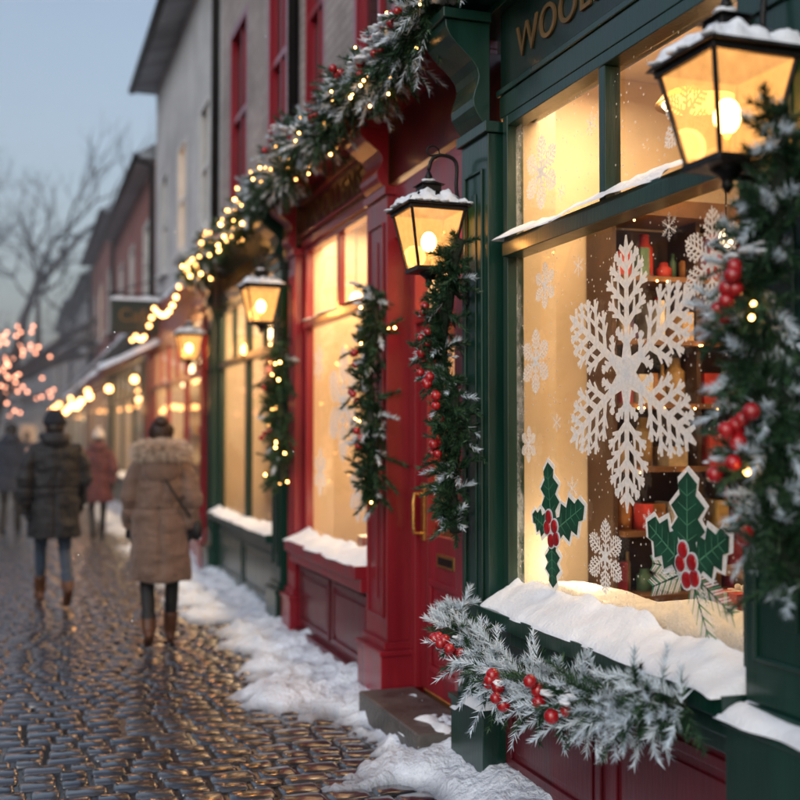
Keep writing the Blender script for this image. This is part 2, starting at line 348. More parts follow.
# ---------------------------------------------------------------- lantern
def point(name,loc,e,col,r=.05,parent=None):
    l=bpy.data.lights.new(name,'POINT'); l.energy=e; l.color=col; l.shadow_soft_size=r
    o=bpy.data.objects.new(name,l); o.location=loc; SC.collection.objects.link(o)
    if parent: o.parent=parent
    return o
def area(name,loc,e,col,sx,sy,rot=(0,0,0),parent=None):
    l=bpy.data.lights.new(name,'AREA'); l.energy=e; l.color=col; l.shape='RECTANGLE'; l.size=sx; l.size_y=sy
    o=bpy.data.objects.new(name,l); o.location=loc; o.rotation_euler=rot; SC.collection.objects.link(o)
    if parent: o.parent=parent
    return o
def lantern(x,y,z,wallx,power=5):
    E=empty('wall_lantern',(x,y,z)); g=G()
    b,t,H=.078,.128,.255
    def fr(h,w,th,z):
        g.box(-w,w,-w,-w+th,z,z+h,'iron'); g.box(-w,w,w-th,w,z,z+h,'iron')
        g.box(-w,-w+th,-w+th,w-th,z,z+h,'iron'); g.box(w-th,w,-w+th,w-th,z,z+h,'iron')
    g.box(-b-.008,b+.008,-b-.008,b+.008,-.022,0,'iron')
    g.tube([(0,0,-.022),(0,0,-.04),(0,0,-.055),(0,0,-.07),(0,0,-.09)],[.05,.03,.014,.018,.004],'iron',10)
    for sx in(-1,1):
        for sy in(-1,1): g.tube([(sx*b,sy*b,0),(sx*t,sy*t,H)],.0085,'iron',4,sm=False)
    fr(.018,t+.012,.016,H-.006)
    def pyr(w0,w1,z0,z1,m='iron'):
        v=[(-w0,-w0,z0),(w0,-w0,z0),(w0,w0,z0),(-w0,w0,z0),(-w1,-w1,z1),(w1,-w1,z1),(w1,w1,z1),(-w1,w1,z1)]
        g.add(v,[(0,3,2,1),(4,5,6,7),(0,1,5,4),(1,2,6,5),(2,3,7,6),(3,0,4,7)],m)
    pyr(t+.03,t+.018,H+.013,H+.028); pyr(t+.012,.055,H+.0285,H+.095); pyr(.046,.046,H+.0955,H+.125); pyr(.062,.02,H+.1255,H+.148)
    g.tube([(0,0,H+.146),(0,0,H+.165),(0,0,H+.18),(0,0,H+.2)],[.01,.02,.014,.004],'iron',10)
    g.obj('frame',E,.002,1)
    p=G(); q=.004
    for a in range(4):
        c,s_=math.cos(a*math.pi/2),math.sin(a*math.pi/2)
        v=[(b-q,-b+.004,0),(b-q,b-.004,0),(t-q,t-.004,H),(t-q,-t+.004,H)]
        p.add([(X*c-Y*s_,X*s_+Y*c,Z) for X,Y,Z in v],[(0,1,2,3)],'lglass')
    p.obj('panes',E)
    bb=G(); bb.ell((0,0,.12),(.036,.036,.048),'bulb',14,10); bb.tube([(0,0,0),(0,0,.08)],.012,'brass',8); bb.obj('bulb',E)
    s=G()
    for k in range(4):
        c,s_=math.cos(k*math.pi/2),math.sin(k*math.pi/2); nu_,nv_=18,12; V=[]
        for i in range(nu_):
            for j in range(nv_):
                v=j/(nv_-1); w=(t+.016)*(1-v)+.05*v; yy=(-1+2*i/(nu_-1))*w
                n=float(fbm(yy*28+k*7+x*3,v*2.2+y,3)); ed=min(1,v*6+.0)*min(1,(1-v)*5)
                hgt=.020*ed*max(0,(n-.33))*3.2
                X=w+.2*hgt; Z=H+.0285+.066*v+hgt-.001
                V.append((X*c-yy*s_,X*s_+yy*c,Z))
        s.add(V,[(i*nv_+j,(i+1)*nv_+j,(i+1)*nv_+j+1,i*nv_+j+1) for i in range(nu_-1) for j in range(nv_-1)],'snow',True)
    for q in range(14):
        a=random.choice([0,1,2,3])*math.pi/2; w=t+.018; yy=random.uniform(-w,w); c,s_=math.cos(a),math.sin(a)
        s.ell((w*c-yy*s_,w*s_+yy*c,H+.030),(.022,.022,.007),'snow',10,6,lump=.5)
    s.ell((0,0,H+.15),(.033,.03,.012),'snow',10,7,lump=.4)
    s.obj('snow_cap',E)
    a=G(); w=wallx-x
    pts=[(w,0,.22),(w-.05,0,.36),(w*.72,0,.50),(w*.38,0,.53),(w*.1,0,.51),(0,0,.455)]
    pp,_=resample(pts,24); a.tube(pp,.0095,'iron',8)
    cu=[(w*.1+.035*math.cos(q)*(1-q/14),0,.515+.028+.03*math.sin(q)*(1-q/14)) for q in np.linspace(-1.5,5.5,18)]
    a.tube(cu,.005,'iron',6)
    pts=[(w,0,-.12),(w*.8,0,-.13),(w*.5,0,-.05),(w*.2,0,-.045),(0,0,-.05)]
    pp,_=resample(pts,20); a.tube(pp,.009,'iron',8)
    cu=[(w*.62+.04*math.cos(q)*(1-q/12),0,.0+.04*math.sin(q)*(1-q/12)) for q in np.linspace(-1.5,6,20)]
    a.tube(cu,.006,'iron',6)
    a.box(w-.012,w,-.03,.03,-.17,.30,'iron')
    a.obj('bracket',E,.002,1)
    point('lamp_light',(0,0,.12),power,(1,.50,.19),.058,E)
    return E
lantern(1.80,2.53,2.31,1.97,12)
lantern(1.78,4.79,2.34,1.97,17)
lantern(1.75,8.42,2.44,1.99,24)
lantern(1.75,12.25,2.40,1.97,32)
# ---------------------------------------------------------------- facade helpers
def wall(g,x0,x1,y0,y1,z0,z1,op,m):
    ys=sorted({y0,y1}|{min(max(v,y0),y1) for o in op for v in o[:2]}); zs=sorted({z0,z1}|{min(max(v,z0),z1) for o in op for v in o[2:4]})
    for a,b in zip(ys,ys[1:]):
        for c,d in zip(zs,zs[1:]):
            ym,zm=(a+b)/2,(c+d)/2
            if not any(o[0]<ym<o[1] and o[2]<zm<o[3] for o in op): g.box(x0,x1,a,b,c,d,m)
def corbel(g,y0,y1,xb,z0,z1,dep,m):
    pr=[(xb,z0)]
    for t in np.linspace(0,1,14):
        x=dep*(.18+.82*(t**1.6))+.035*math.sin(t*9); pr.append((xb-x,z0+(z1-z0)*t))
    pr.append((xb,z1)); g.prism(pr[::-1],y0,y1,m)
    g.box(xb-dep-.03,xb,y0-.02,y1+.02,z1+.001,z1+.045,m)
def pilaster(g,y0,y1,x,xb,ztop,m,mp=None,foot=.32,flute=True):
    g.box(x-.045,xb,y0-.035,y1+.035,0,foot,m); g.box(x-.055,xb,y0-.045,y1+.045,foot+.001,foot+.03,m)
    g.box(x-.02,xb,y0-.015,y1+.015,foot+.031,foot+.075,m)
    g.box(x,xb,y0,y1,foot+.076,ztop,m)
    if flute:
        w=(y1-y0); g.box(x-.012,x-.001,y0+.05,y0+.062,foot+.2,ztop-.15,m); g.box(x-.012,x-.001,y1-.062,y1-.05,foot+.2,ztop-.15,m)
        g.box(x-.012,x-.001,y0+.0625,y1-.0625,foot+.2,foot+.212,m); g.box(x-.012,x-.001,y0+.0625,y1-.0625,ztop-.162,ztop-.15,m)
        g.box(x-.007,x-.001,y0+w*.42,y1-w*.42,foot+.3,ztop-.25,m)
    g.box(x-.02,xb-.002,y0-.018,y1+.018,ztop+.001,ztop+.05,m)
def panel(g,x,y0,y1,z0,z1,m,d=.014,b=.035):
    g.box(x-d,x-.001,y0,y1,z0,z0+b,m); g.box(x-d,x-.001,y0,y1,z1-b,z1,m)
    g.box(x-d,x-.001,y0,y0+b,z0+b+.001,z1-b-.001,m); g.box(x-d,x-.001,y1-b,y1,z0+b+.001,z1-b-.001,m)
    g.box(x-d*.7,x-.0012,y0+b*2,y1-b*2,z0+b*2,z1-b*2,m)
def bigwindow(g,gl,x,y0,y1,z0,z1,zt,m,split=True,fw=.05,trbar=.05,dp=.05):
    g.box(x-dp,x+.03,y0,y0+fw,z0,z1,m); g.box(x-dp,x+.03,y1-fw,y1,z0,z1,m)
    g.box(x-dp+.002,x+.028,y0+fw,y1-fw,z1-fw,z1,m); g.box(x-dp+.002,x+.028,y0+fw,y1-fw,z0,z0+fw,m)
    g.box(x-dp-.025,x+.027,y0+fw,y1-fw,zt-trbar/2,zt+trbar/2,m)
    g.box(x-dp-.012,x+.025,y0+fw,y1-fw,zt+trbar/2+.001,zt+trbar/2+.02,m)
    if split:
        ym=(y0+y1)/2; g.box(x-dp+.006,x+.024,ym-.022,ym+.022,zt+trbar/2+.021,z1-fw-.001,m)
    gl.add([(x,y0+fw,z0+fw),(x,y1-fw,z0+fw),(x,y1-fw,z1-fw),(x,y0+fw,z1-fw)],[(0,3,2,1)],'glass')
def upper_window(g,gl,x,y0,y1,z0,z1,m,lit=False,sill='wtrim'):
    f=.07
    g.box(x-.05,x+.06,y0,y0+f,z0,z1,m); g.box(x-.05,x+.06,y1-f,y1,z0,z1,m)
    g.box(x-.048,x+.058,y0+f,y1-f,z1-f,z1,m); g.box(x-.048,x+.058,y0+f,y1-f,z0,z0+f,m)
    zm=(z0+z1)/2; g.box(x-.02,x+.05,y0+f,y1-f,zm-.03,zm+.03,m)
    ym=(y0+y1)/2; g.box(x-.01,x+.045,ym-.018,ym+.018,z0+f,zm-.031,m); g.box(x-.01,x+.045,ym-.018,ym+.018,zm+.031,z1-f,m)
    g.box(x-.14,x-.052,y0-.06,y1+.06,z0-.08,z0-.001,sill)
    gl.add([(x+.03,y0+f,z0+f),(x+.03,y1-f,z0+f),(x+.03,y1-f,z1-f),(x+.03,y0+f,z1-f)],[(0,3,2,1)],'glass')
    g.box(x+.3,x+.32,y0-.2,y1+.2,z0-.2,z1+.2,'tyel' if lit else 'dark')
    if not lit:
        for a,b in((y0+f,y0+f+(y1-y0)*.22),(y1-f-(y1-y0)*.22,y1-f)): g.box(x+.12,x+.135,a,b,z0+f,z1-f,'curtain')
def room(g,x0,x1,y0,y1,z1,wallm='cream',floorm='wood'):
    g.box(x0,x1,y0,y1,-.02,.12,floorm); g.box(x0,x1,y0,y1,z1,z1+.05,'ceil')
    g.box(x1,x1+.05,y0,y1,.12,z1,wallm); g.box(x0+.06,x1,y1,y1+.04,.121,z1-.001,wallm); g.box(x0+.06,x1,y0-.04,y0,.121,z1-.001,wallm)
def goods(g,x0,x1,y,z,axis='x',dep=.2,hmax=.22):
    p=x0
    while p<x1-.04:
        w=random.uniform(.03,.12); h=random.uniform(.08,hmax); k='it%d'%random.randrange(len(ITEMC)); typ=random.random()
        if p+w>x1: break
        d=dep*random.uniform(.5,.9)
        if typ<.55:
            if axis=='x': g.box(p,p+w*.92,y-d,y-.01,z,z+h,k)
            else: g.box(y+.01,y+d,p,p+w*.92,z,z+h,k)
        else:
            c=(p+w/2,y-d/2) if axis=='x' else (y+d/2,p+w/2); r=w*.45
            g.tube([(c[0],c[1],z),(c[0],c[1],z+h*.7),(c[0],c[1],z+h*.8),(c[0],c[1],z+h)],[r,r,r*.6,r*.55],k,10)
        p+=w+random.uniform(.0,.04)
def gift(g,x,y,z,s,h,k,rb='it3'):
    g.box(x-s,x+s,y-s,y+s,z,z+h,k); g.box(x-s-.002,x+s+.002,y-s*.15,y+s*.15,z+.001,z+h+.003,rb); g.box(x-s*.15,x+s*.15,y-s-.003,y+s+.003,z+.001,z+h+.004,rb)
    for a in(-1,1): g.ell((x,y+a*s*.28,z+h+s*.2),(s*.12,s*.3,s*.2),rb,10,7)
WARM=(1,.66,.35)
# ---------------------------------------------------------------- GREEN SHOP (near)
E=empty('green_shop_building')
t=G(); gl=G(); sn=G()
GX=2.07
pilaster(t,4.53,4.84,1.965,2.2,2.92,'green',foot=.34)
pilaster(t,2.30,2.70,1.965,2.2,2.92,'green',foot=.74)
corbel(t,4.55,4.82,1.985,2.972,3.42,.20,'green'); corbel(t,2.33,2.67,1.985,2.972,3.42,.20,'green')
bigwindow(t,gl,GX,2.74,4.49,.83,2.98,2.38,'green',fw=.045,trbar=.06)
t.box(1.89,2.2,2.705,4.525,.765,.828,'green')
t.box(1.93,2.19,2.706,4.524,.70,.764,'green')
t.box(2.0,2.19,2.707,4.523,.62,.699,'green')
t.box(2.03,2.19,2.708,4.522,.10,.619,'dred'); panel(t,2.03,2.78,3.56,.14,.59,'dred'); panel(t,2.03,3.64,4.45,.14,.59,'dred')
t.box(1.98,2.19,2.709,4.521,0,.099,'dgreen')
t.box(2.02,2.2,2.705,4.525,2.981,3.08,'green'); t.box(1.99,2.2,2.05,4.86,3.465,3.50,'green')
t.box(2.035,2.2,1.2,4.545,3.081,3.464,'dgreen'); t.box(2.01,2.034,2.68,4.54,3.082,3.11,'green')
t.box(1.86,2.2,1.2,4.90,3.501,3.56,'green'); t.box(1.80,2.2,1.2,4.94,3.561,3.62,'green')
t.box(2.03,2.2,1.0,2.29,0,3.08,'dgreen')
t.obj('shopfront',E,.006,2)
gl.obj('glass',E)
wb=G(); wall(wb,2.12,2.34,1.0,4.93,3.62,8.6,[(1.7,2.6,4.5,6.2),(3.4,4.3,4.5,6.2)],'wbrick'); wb.obj('wall',E)
uw=G();ug=G()
for a,b in((1.7,2.6),(3.4,4.3)): upper_window(uw,ug,2.2,a,b,4.5,6.2,'green')
uw.obj('upper_windows',E,.004,1); ug.obj('upper_glass',E)
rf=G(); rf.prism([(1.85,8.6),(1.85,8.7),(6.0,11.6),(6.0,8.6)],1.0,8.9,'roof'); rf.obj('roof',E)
snow_strip(sn,1.885,2.065,2.71,4.52,.826,.07,seed=1,back=1.25,res=.010)
snow_strip(sn,2.102,2.40,2.79,4.47,.86,.10,seed=9,rough_=.004)
snow_strip(sn,1.985,2.066,2.75,4.48,2.428,.05,seed=2,back=.9,res=.010)
snow_strip(sn,1.90,2.02,4.49,4.88,.37,.05,seed=3,cov=.6)
snow_strip(sn,1.90,2.02,2.27,2.74,.768,.06,seed=4)
snow_strip(sn,1.78,2.12,1.2,4.94,3.618,.12,seed=5,res=.03)
sn.obj('snow_on_ledges',E)
r=G(); room(r,2.2,4.6,1.0,4.86,3.35)
r.box(2.15,2.42,2.76,4.5,.70,.858,'wood')
r.box(2.101,2.205,4.495,4.525,.84,2.975,'cream'); r.box(2.2055,2.30,4.53,4.859,.121,3.34,'cream')
for z in(.50,.82,1.12,1.42,1.72,2.02,2.32):
    r.box(2.66,4.5,4.55,4.846,z-.025,z,'wood'); goods(r,2.68,4.48,4.80,z,'x',.24,.24)
for x in(2.64,3.10,3.56,4.03,4.5): r.box(x-.012,x+.012,4.60,4.847,.121,2.6,'dwood')
r.box(2.62,4.54,4.52,4.857,2.601,2.68,'wood'); r.box(2.66,4.49,4.848,4.8585,.13,2.59,'dwood')
for i in range(34): r.ell((2.68+1.2*random.random(),4.535+.01*random.random(),random.choice([2.31,2.01,1.71,1.41,2.59])-.015),.0055,'fairy',6,4)
for z in(.5,1.0,1.5,2.0,2.45):
    r.box(4.28,4.6,1.3,4.3,z-.03,z,'dwood'); goods(r,1.35,4.25,4.3,z,'y',.22,.3)
r.box(3.0,3.6,3.3,4.2,.121,.95,'dwood'); r.box(2.95,3.65,3.25,4.25,.951,.99,'wood')
goods(r,3.3,4.2,3.05,.99,'y',.3,.3); 
r.box(2.48,2.90,2.85,3.75,.121,.84,'wood'); 
gift(r,2.62,3.62,.841,.07,.13,'it0','it3'); gift(r,2.76,3.42,.841,.09,.17,'it2','it0'); gift(r,2.60,3.22,.841,.06,.10,'it6','it1'); gift(r,2.70,3.02,.841,.08,.2,'it3','it0'); gift(r,2.76,3.42,1.012,.06,.10,'it6','it3')
for (x,y) in((2.85,4.2),(3.5,3.5),(3.3,2.4)):
    r.tube([(x,y,3.35),(x,y,3.12)],.008,'iron',6); r.tube([(x,y,3.12),(x,y,3.08),(x,y,3.04)],[.05,.17,.20],'brass',20,cap=False); r.ell((x,y,3.045),(.17,.17,.03),'lamp',20,8)
for (x,y,z) in((3.05,4.3,2.47),(3.35,4.3,2.30),(2.95,3.9,2.6)):
    r.tube([(x,y,3.35),(x,y,z+.05)],.004,'iron',5); r.ell((x,y,z),(.035,.035,.045),'lamp',12,8)
r.obj('interior',E)
area('ceiling_light',(2.50,4.1,3.25),26,WARM,.5,1.0,(0,0,0),E)
area('ceiling_light_b',(3.5,2.6,3.25),20,WARM,1.2,1.2,(0,0,0),E)
point('display_light',(2.36,4.36,1.02),7,(1,.74,.46),.10,E)
point('shelf_fill_light',(3.05,4.15,2.2),6,(1,.56,.25),.08,E)  # added fill, brightens the otherwise dark shelves
cu=bpy.data.curves.new('fascia_lettering','FONT'); cu.body='WOOLLENS & GIFTS'; cu.size=.20; cu.extrude=.004; cu.space_character=1.1
to=bpy.data.objects.new('fascia_lettering',cu); to.location=(2.029,4.36,3.20); to.rotation_euler=(R(90),0,R(-90)); SC.collection.objects.link(to); to.parent=E
cu.materials.append(MT['gold'])
def frost_mat():
    m,tt,o=nt('window_frost'); L=tt.links
    tc=N(tt,'ShaderNodeTexCoord'); sp=N(tt,'ShaderNodeSeparateXYZ'); L.new(tc.outputs['Generated'],sp.inputs[0])
    y,z=sp.outputs[1],sp.outputs[2]
    dy=math_(tt,'MULTIPLY',math_(tt,'MINIMUM',y,math_(tt,'SUBTRACT',1,y)),2.6)
    dz=math_(tt,'MULTIPLY',z,1.6); 
    d=math_(tt,'MINIMUM',dy,dz)
    e=math_(tt,'SUBTRACT',1,math_(tt,'MULTIPLY',d,3.0),True)
    n=N(tt,'ShaderNodeTexNoise'); n.inputs['Scale'].default_value=7; n.inputs['Detail'].default_value=8; n.inputs['Roughness'].default_value=.75; L.new(tc.outputs['Object'],n.inputs[0])
    vo=N(tt,'ShaderNodeTexVoronoi'); vo.inputs['Scale'].default_value=34; L.new(tc.outputs['Object'],vo.inputs[0])
    sel=math_(tt,'GREATER_THAN',n.outputs[0],.45)
    dots=math_(tt,'MULTIPLY',math_(tt,'LESS_THAN',vo.outputs['Distance'],.15),math_(tt,'MULTIPLY',sel,.7))
    f=math_(tt,'MULTIPLY',math_(tt,'SUBTRACT',math_(tt,'ADD',n.outputs[0],math_(tt,'MULTIPLY',e,.50)),.82,True),3.0,True)
    a=math_(tt,'MAXIMUM',math_(tt,'MULTIPLY',f,.7),dots)
    tr=N(tt,'ShaderNodeBsdfTransparent'); df=N(tt,'ShaderNodeBsdfDiffuse'); df.inputs[0].default_value=(.85,.88,.92,1)
    tl=N(tt,'ShaderNodeBsdfTranslucent'); tl.inputs[0].default_value=(.85,.88,.92,1)
    m0=N(tt,'ShaderNodeMixShader'); m0.inputs[0].default_value=.5; L.new(df.outputs[0],m0.inputs[1]); L.new(tl.outputs[0],m0.inputs[2])
    mx=N(tt,'ShaderNodeMixShader'); L.new(a,mx.inputs[0]); L.new(tr.outputs[0],mx.inputs[1]); L.new(m0.outputs[0],mx.inputs[2]); L.new(mx.outputs[0],o.inputs[0]); return m
MT['frostpane']=frost_mat()
f=G(); f.add([(2.064,2.786,.876),(2.064,4.444,.876),(2.064,4.444,2.349),(2.064,2.786,2.349)],[(0,3,2,1)],'frostpane'); f.obj('frost',E)
f=G(); f.add([(2.064,2.786,2.43),(2.064,4.444,2.43),(2.064,4.444,2.93),(2.064,2.786,2.93)],[(0,3,2,1)],'frostpane'); f.obj('frost_upper',E)
# ---------------------------------------------------------------- window stickers
def sticker3(x,y0,z0,pts): return [(x,y0-u,z0+v) for u,v in pts]
def bar(g,x,y0,z0,a,b,wa,wb,m,th=.003):
    a=np.array(a);b=np.array(b);d=b-a;n=np.array([-d[1],d[0]])/(np.linalg.norm(d)+1e-9)
    q=[a-n*wa,b-n*wb,b+n*wb,a+n*wa]
    g.add(sticker3(x-th,y0,z0,q),[(3,2,1,0)],m)
def poly(g,x,y0,z0,pts,m,th=.002):
    k=len(pts); V=sticker3(x,y0,z0,pts)+sticker3(x-th,y0,z0,pts)
    g.add(V,[tuple(range(k)),tuple(range(2*k-1,k-1,-1))]+[(i,i+k,(i+1)%k+k,(i+1)%k) for i in range(k)],m)
def snowflake(g,x,y0,z0,r,rot=0,rich=True):
    cnt=0
    for k in range(6):
        an=rot+math.pi/2+k*math.pi/3; ca,sa=math.cos(an),math.sin(an)
        def T(p,q): return (r*(p*ca-q*sa),r*(p*sa+q*ca))
        def B(a,b,wa,wb):
            nonlocal cnt; cnt+=1
            bar(g,x-.000012*cnt,y0,z0,T(*a),T(*b),r*wa,r*wb,'white',.002)
        B((0.0,0),(.96,0),.042,.025)
        br=[(.22,.19),(.36,.32),(.50,.35),(.64,.29),(.77,.21),(.88,.12)] if rich else [(.35,.25),(.55,.3),(.75,.2)]
        for p,l in br:
            for s in(-1,1):
                c6,s6=math.cos(R(54)),math.sin(R(54))*s
                B((p,0),(p+l*c6,l*s6),.028,.019)
                if rich and l>.12:
                    for q in(.40,.72):
                        bx,by=p+l*c6*q,l*s6*q; ll=l*(.36-.25*(q-.4))
                        B((bx,by),(bx+ll,by+.008*s),.021,.012); B((bx,by),(bx+ll*.05,by+ll*.9*s),.021,.012)
        B((.92,0),(1.02,0),.035,.012)
        if rich: B((.10,0),(.30,0),.075,.028)
    pts=[(r*.14*math.cos(a),r*.14*math.sin(a)) for a in np.linspace(0,2*math.pi,6,endpoint=False)+math.pi/6]
    g.add(sticker3(x-.0064,y0,z0,pts),[(5,4,3,2,1,0)],'white')
FX=2.060
def flakes(lst,x=FX):
    for (y,z,rr,rich) in lst:
        g=G(); snowflake(g,x,y,z,rr,0,rich); g.obj('snowflake_decal',None)
flakes([(3.50,1.79,.49,True),(4.18,2.67,.16,True),(3.11,2.62,.15,True),(2.975,2.12,.17,True),(4.15,2.19,.10,True),(4.24,1.88,.14,True),(4.31,1.53,.08,True),(3.66,1.12,.14,True),(3.86,2.23,.045,False),(4.05,1.62,.04,False),(3.92,1.36,.05,False),(3.22,2.27,.05,False),(3.36,1.27,.045,False),(3.75,2.76,.05,False),(4.0,2.55,.04,False)])
flakes([(7.25,1.78,.40,True),(6.9,1.2,.2,True),(7.85,1.3,.18,True),(7.9,2.1,.14,True),(6.75,2.15,.12,True)],2.078)
def leafpts(L,w,spines=4):
    up=[]
    for i in range(spines*2+1):
        t=i/(spines*2); env=math.sin(math.pi*(t*.94+.03))**.8*w
        up.append((t*L,env*(1.12 if i%2 else .62)))
    up[0]=(0,.004); up[-1]=(L,0)
    return up+[(a,-b) for a,b in up[::-1][1:-1]]
def hleaf(g,x,y0,z0,base,ang,L,w,i=0):
    ca,sa=math.cos(ang),math.sin(ang)
    T=lambda p:(base[0]+p[0]*ca-p[1]*sa,base[1]+p[0]*sa+p[1]*ca)
    P=leafpts(L,w); c=(L*.5,0)
    out=[]
    for a,b in P:
        v=np.array([a-c[0],b]); n=v/np.linalg.norm(v); out.append((c[0]+v[0]+n[0]*.02,v[1]+n[1]*.02))
    poly(g,x-.001*i,y0,z0,[T(p) for p in out],'white'); poly(g,x-.0035-.001*i,y0,z0,[T(p) for p in P],'leaf')
    bar(g,x-.006-.001*i,y0,z0,T((0,0)),T((L*.93,0)),.0035,.0015,'leafl',.001)
    for q in(.25,.42,.58,.74):
        for s in(-1,1): bar(g,x-.006-.001*i,y0,z0,T((L*q,0)),T((L*(q+.09),s*w*.6)),.0018,.0008,'leafl',.001)
def twig(g,x,y0,z0,base,ang,L,m='white'):
    ca,sa=math.cos(ang),math.sin(ang); T=lambda p:(base[0]+p[0]*ca-p[1]*sa,base[1]+p[0]*sa+p[1]*ca)
    bar(g,x,y0,z0,T((0,0)),T((L,0)),.004,.002,'leaf',.002)
    for i in range(16):
        q=L*(.1+.9*i/16); l=L*.34*(1-.5*i/16)
        for s in(-1,1): bar(g,x-.0005*(i%3),y0,z0,T((q,0)),T((q+l*.75,s*l*.65)),.0035,.0015,m if i%3 else 'leafl',.001)
def disc(g,x,y0,z0,c,r,m):
    poly(g,x,y0,z0,[(c[0]+r*math.cos(a),c[1]+r*math.sin(a)) for a in np.linspace(0,2*math.pi,20,endpoint=False)],m,.003)
def holly(y0,z0,s,leaves,twigs=()):
    g=G(); i=0
    for a,L in twigs: twig(g,FX+.001,y0,z0,(0,0),R(a),L*s)
    for a,L,w in leaves: hleaf(g,FX,y0,z0,(.02*math.cos(R(a)),.02*math.sin(R(a))),R(a),L*s,w*s,i); i+=1
    B=((-.035,.02),(.03,.03),(.0,-.03),(.045,-.02),(-.02,.065))
    for q,(cx,cy) in enumerate(B): disc(g,FX-.008-.0001*q,y0,z0,(cx*s,cy*s),.034*s,'white'); 
    for cx,cy in B: g.ell((FX-.0125,y0-cx*s,z0+cy*s),(.006,.028*s,.028*s),'berry',14,8)
    g.obj('holly_decal')
holly(4.09,1.17,1.0,[(98,.27,.075),(25,.28,.075),(-88,.20,.06),(160,.17,.05)])
holly(3.12,1.13,1.0,[(90,.30,.09),(150,.26,.075),(30,.24,.07)],[(-160,.24),(-62,.26),(-25,.26),(180,.22)])
# ---------------------------------------------------------------- RED SHOP
E=empty('red_shop_building')
t=G(); gl=G(); sn=G(); RX=2.09
t.box(1.99,2.2,4.86,5.0,0,2.92,'red')
pilaster(t,6.03,6.42,1.985,2.2,2.95,'red'); pilaster(t,8.30,8.52,1.99,2.2,2.95,'red')
corbel(t,6.06,6.39,2.005,3.002,3.34,.16,'red'); corbel(t,8.32,8.50,2.005,3.002,3.34,.16,'red')
bigwindow(t,gl,RX,6.46,8.26,.78,3.0,2.4,'red',fw=.04,dp=.03)
t.box(1.91,2.2,6.425,8.295,.70,.779,'red'); t.box(1.95,2.19,6.426,8.294,.62,.699,'red')
t.box(2.03,2.19,6.427,8.293,.12,.619,'dred'); panel(t,2.03,6.5,7.32,.16,.58,'dred'); panel(t,2.03,7.4,8.22,.16,.58,'dred')
t.box(1.98,2.19,6.428,8.292,0,.119,'dred')
t.box(2.03,2.2,4.87,6.025,2.70,2.999,'red'); t.box(2.035,2.2,6.43,8.29,3.001,3.05,'red')
t.box(2.05,2.2,4.9,8.54,3.051,3.42,'dred'); t.box(2.02,2.049,6.45,8.28,3.08,3.10,'red'); t.box(2.02,2.049,6.45,8.28,3.33,3.35,'red')
t.box(1.86,2.2,4.95,8.56,3.421,3.46,'red'); t.box(1.80,2.2,4.95,8.58,3.461,3.51,'red')
DX=2.15
t.box(DX-.03,DX+.05,5.0,5.09,.15,2.699,'red'); t.box(DX-.03,DX+.05,5.93,6.03,.15,2.699,'red')
t.box(DX-.03,DX+.05,5.09,5.93,2.20,2.27,'red'); t.box(DX-.03,DX+.05,5.09,5.93,2.62,2.699,'red')
t.box(DX,DX+.045,5.095,5.21,.16,2.195,'red'); t.box(DX,DX+.045,5.81,5.925,.16,2.195,'red')
t.box(DX+.001,DX+.044,5.21,5.81,2.07,2.195,'red'); t.box(DX+.001,DX+.044,5.21,5.81,.16,1.02,'red')
panel(t,DX+.001,5.26,5.76,.28,.78,'red',d=.016)
t.obj('shopfront',E,.006,2)
gl.add([(DX+.02,5.21,1.02),(DX+.02,5.81,1.02),(DX+.02,5.81,2.07),(DX+.02,5.21,2.07)],[(0,3,2,1)],'glass')
gl.add([(DX+.02,5.09,2.27),(DX+.02,5.93,2.27),(DX+.02,5.93,2.62),(DX+.02,5.09,2.62)],[(0,3,2,1)],'glass')
gl.obj('glass',E)
h=G(); h.box(DX-.012,DX,5.835,5.885,.98,1.30,'brass'); h.tube([(DX-.012,5.86,1.24),(DX-.06,5.86,1.24),(DX-.065,5.86,1.20),(DX-.065,5.86,1.06),(DX-.06,5.86,1.02),(DX-.012,5.86,1.02)],.011,'brass',10)
h.box(DX-.012,DX,5.38,5.64,.86,.93,'brass'); h.box(DX-.016,DX-.0125,5.41,5.61,.875,.915,'iron')
h.obj('door_furniture',E,.003,2)
wb=G(); wall(wb,2.14,2.36,4.94,8.9,3.511,8.6,[(6.35,7.25,3.95,5.9),(5.0,5.8,3.95,5.9),(8.0,8.65,3.95,5.9)],'wbrick'); wb.obj('wall',E)
uw=G();ug=G()
for a,b in((6.35,7.25),(5.0,5.8),(8.0,8.65)): upper_window(uw,ug,2.19,a,b,3.95,5.9,'red',sill='red')
uw.tube([(2.07,4.97,3.6),(2.07,4.97,8.6)],.045,'iron',10)
uw.obj('upper_windows',E,.004,1); ug.obj('upper_glass',E)
snow_strip(sn,1.905,2.08,6.43,8.29,.777,.06,seed=11,back=1.2)
snow_strip(sn,2.03,2.085,6.5,8.22,2.44,.04,seed=12,back=.3,cov=.55)
snow_strip(sn,1.78,2.14,4.95,8.58,3.508,.12,seed=13,res=.03)
snow_strip(sn,2.06,2.14,6.3,7.3,3.952,.05,seed=14)
sn.obj('snow_on_ledges',E)
r=G(); room(r,2.2,4.4,4.92,8.5,3.3)
r.box(2.7,2.74,6.3,8.45,.121,2.9,'cream')
r.box(2.121,2.205,8.262,8.292,.79,2.99,'cream'); r.box(2.2055,2.30,8.296,8.498,.121,3.29,'cream')
for z in(.95,1.4,1.85):
    r.box(2.52,2.70,6.7,7.9,z-.025,z,'wood'); goods(r,6.75,7.85,2.52,z,'y',.16,.24)
for z in(.7,1.1,1.5,1.9,2.3): r.box(3.0,4.3,8.2,8.498,z-.03,z,'wood'); goods(r,3.05,4.25,8.48,z,'x',.22,.25)
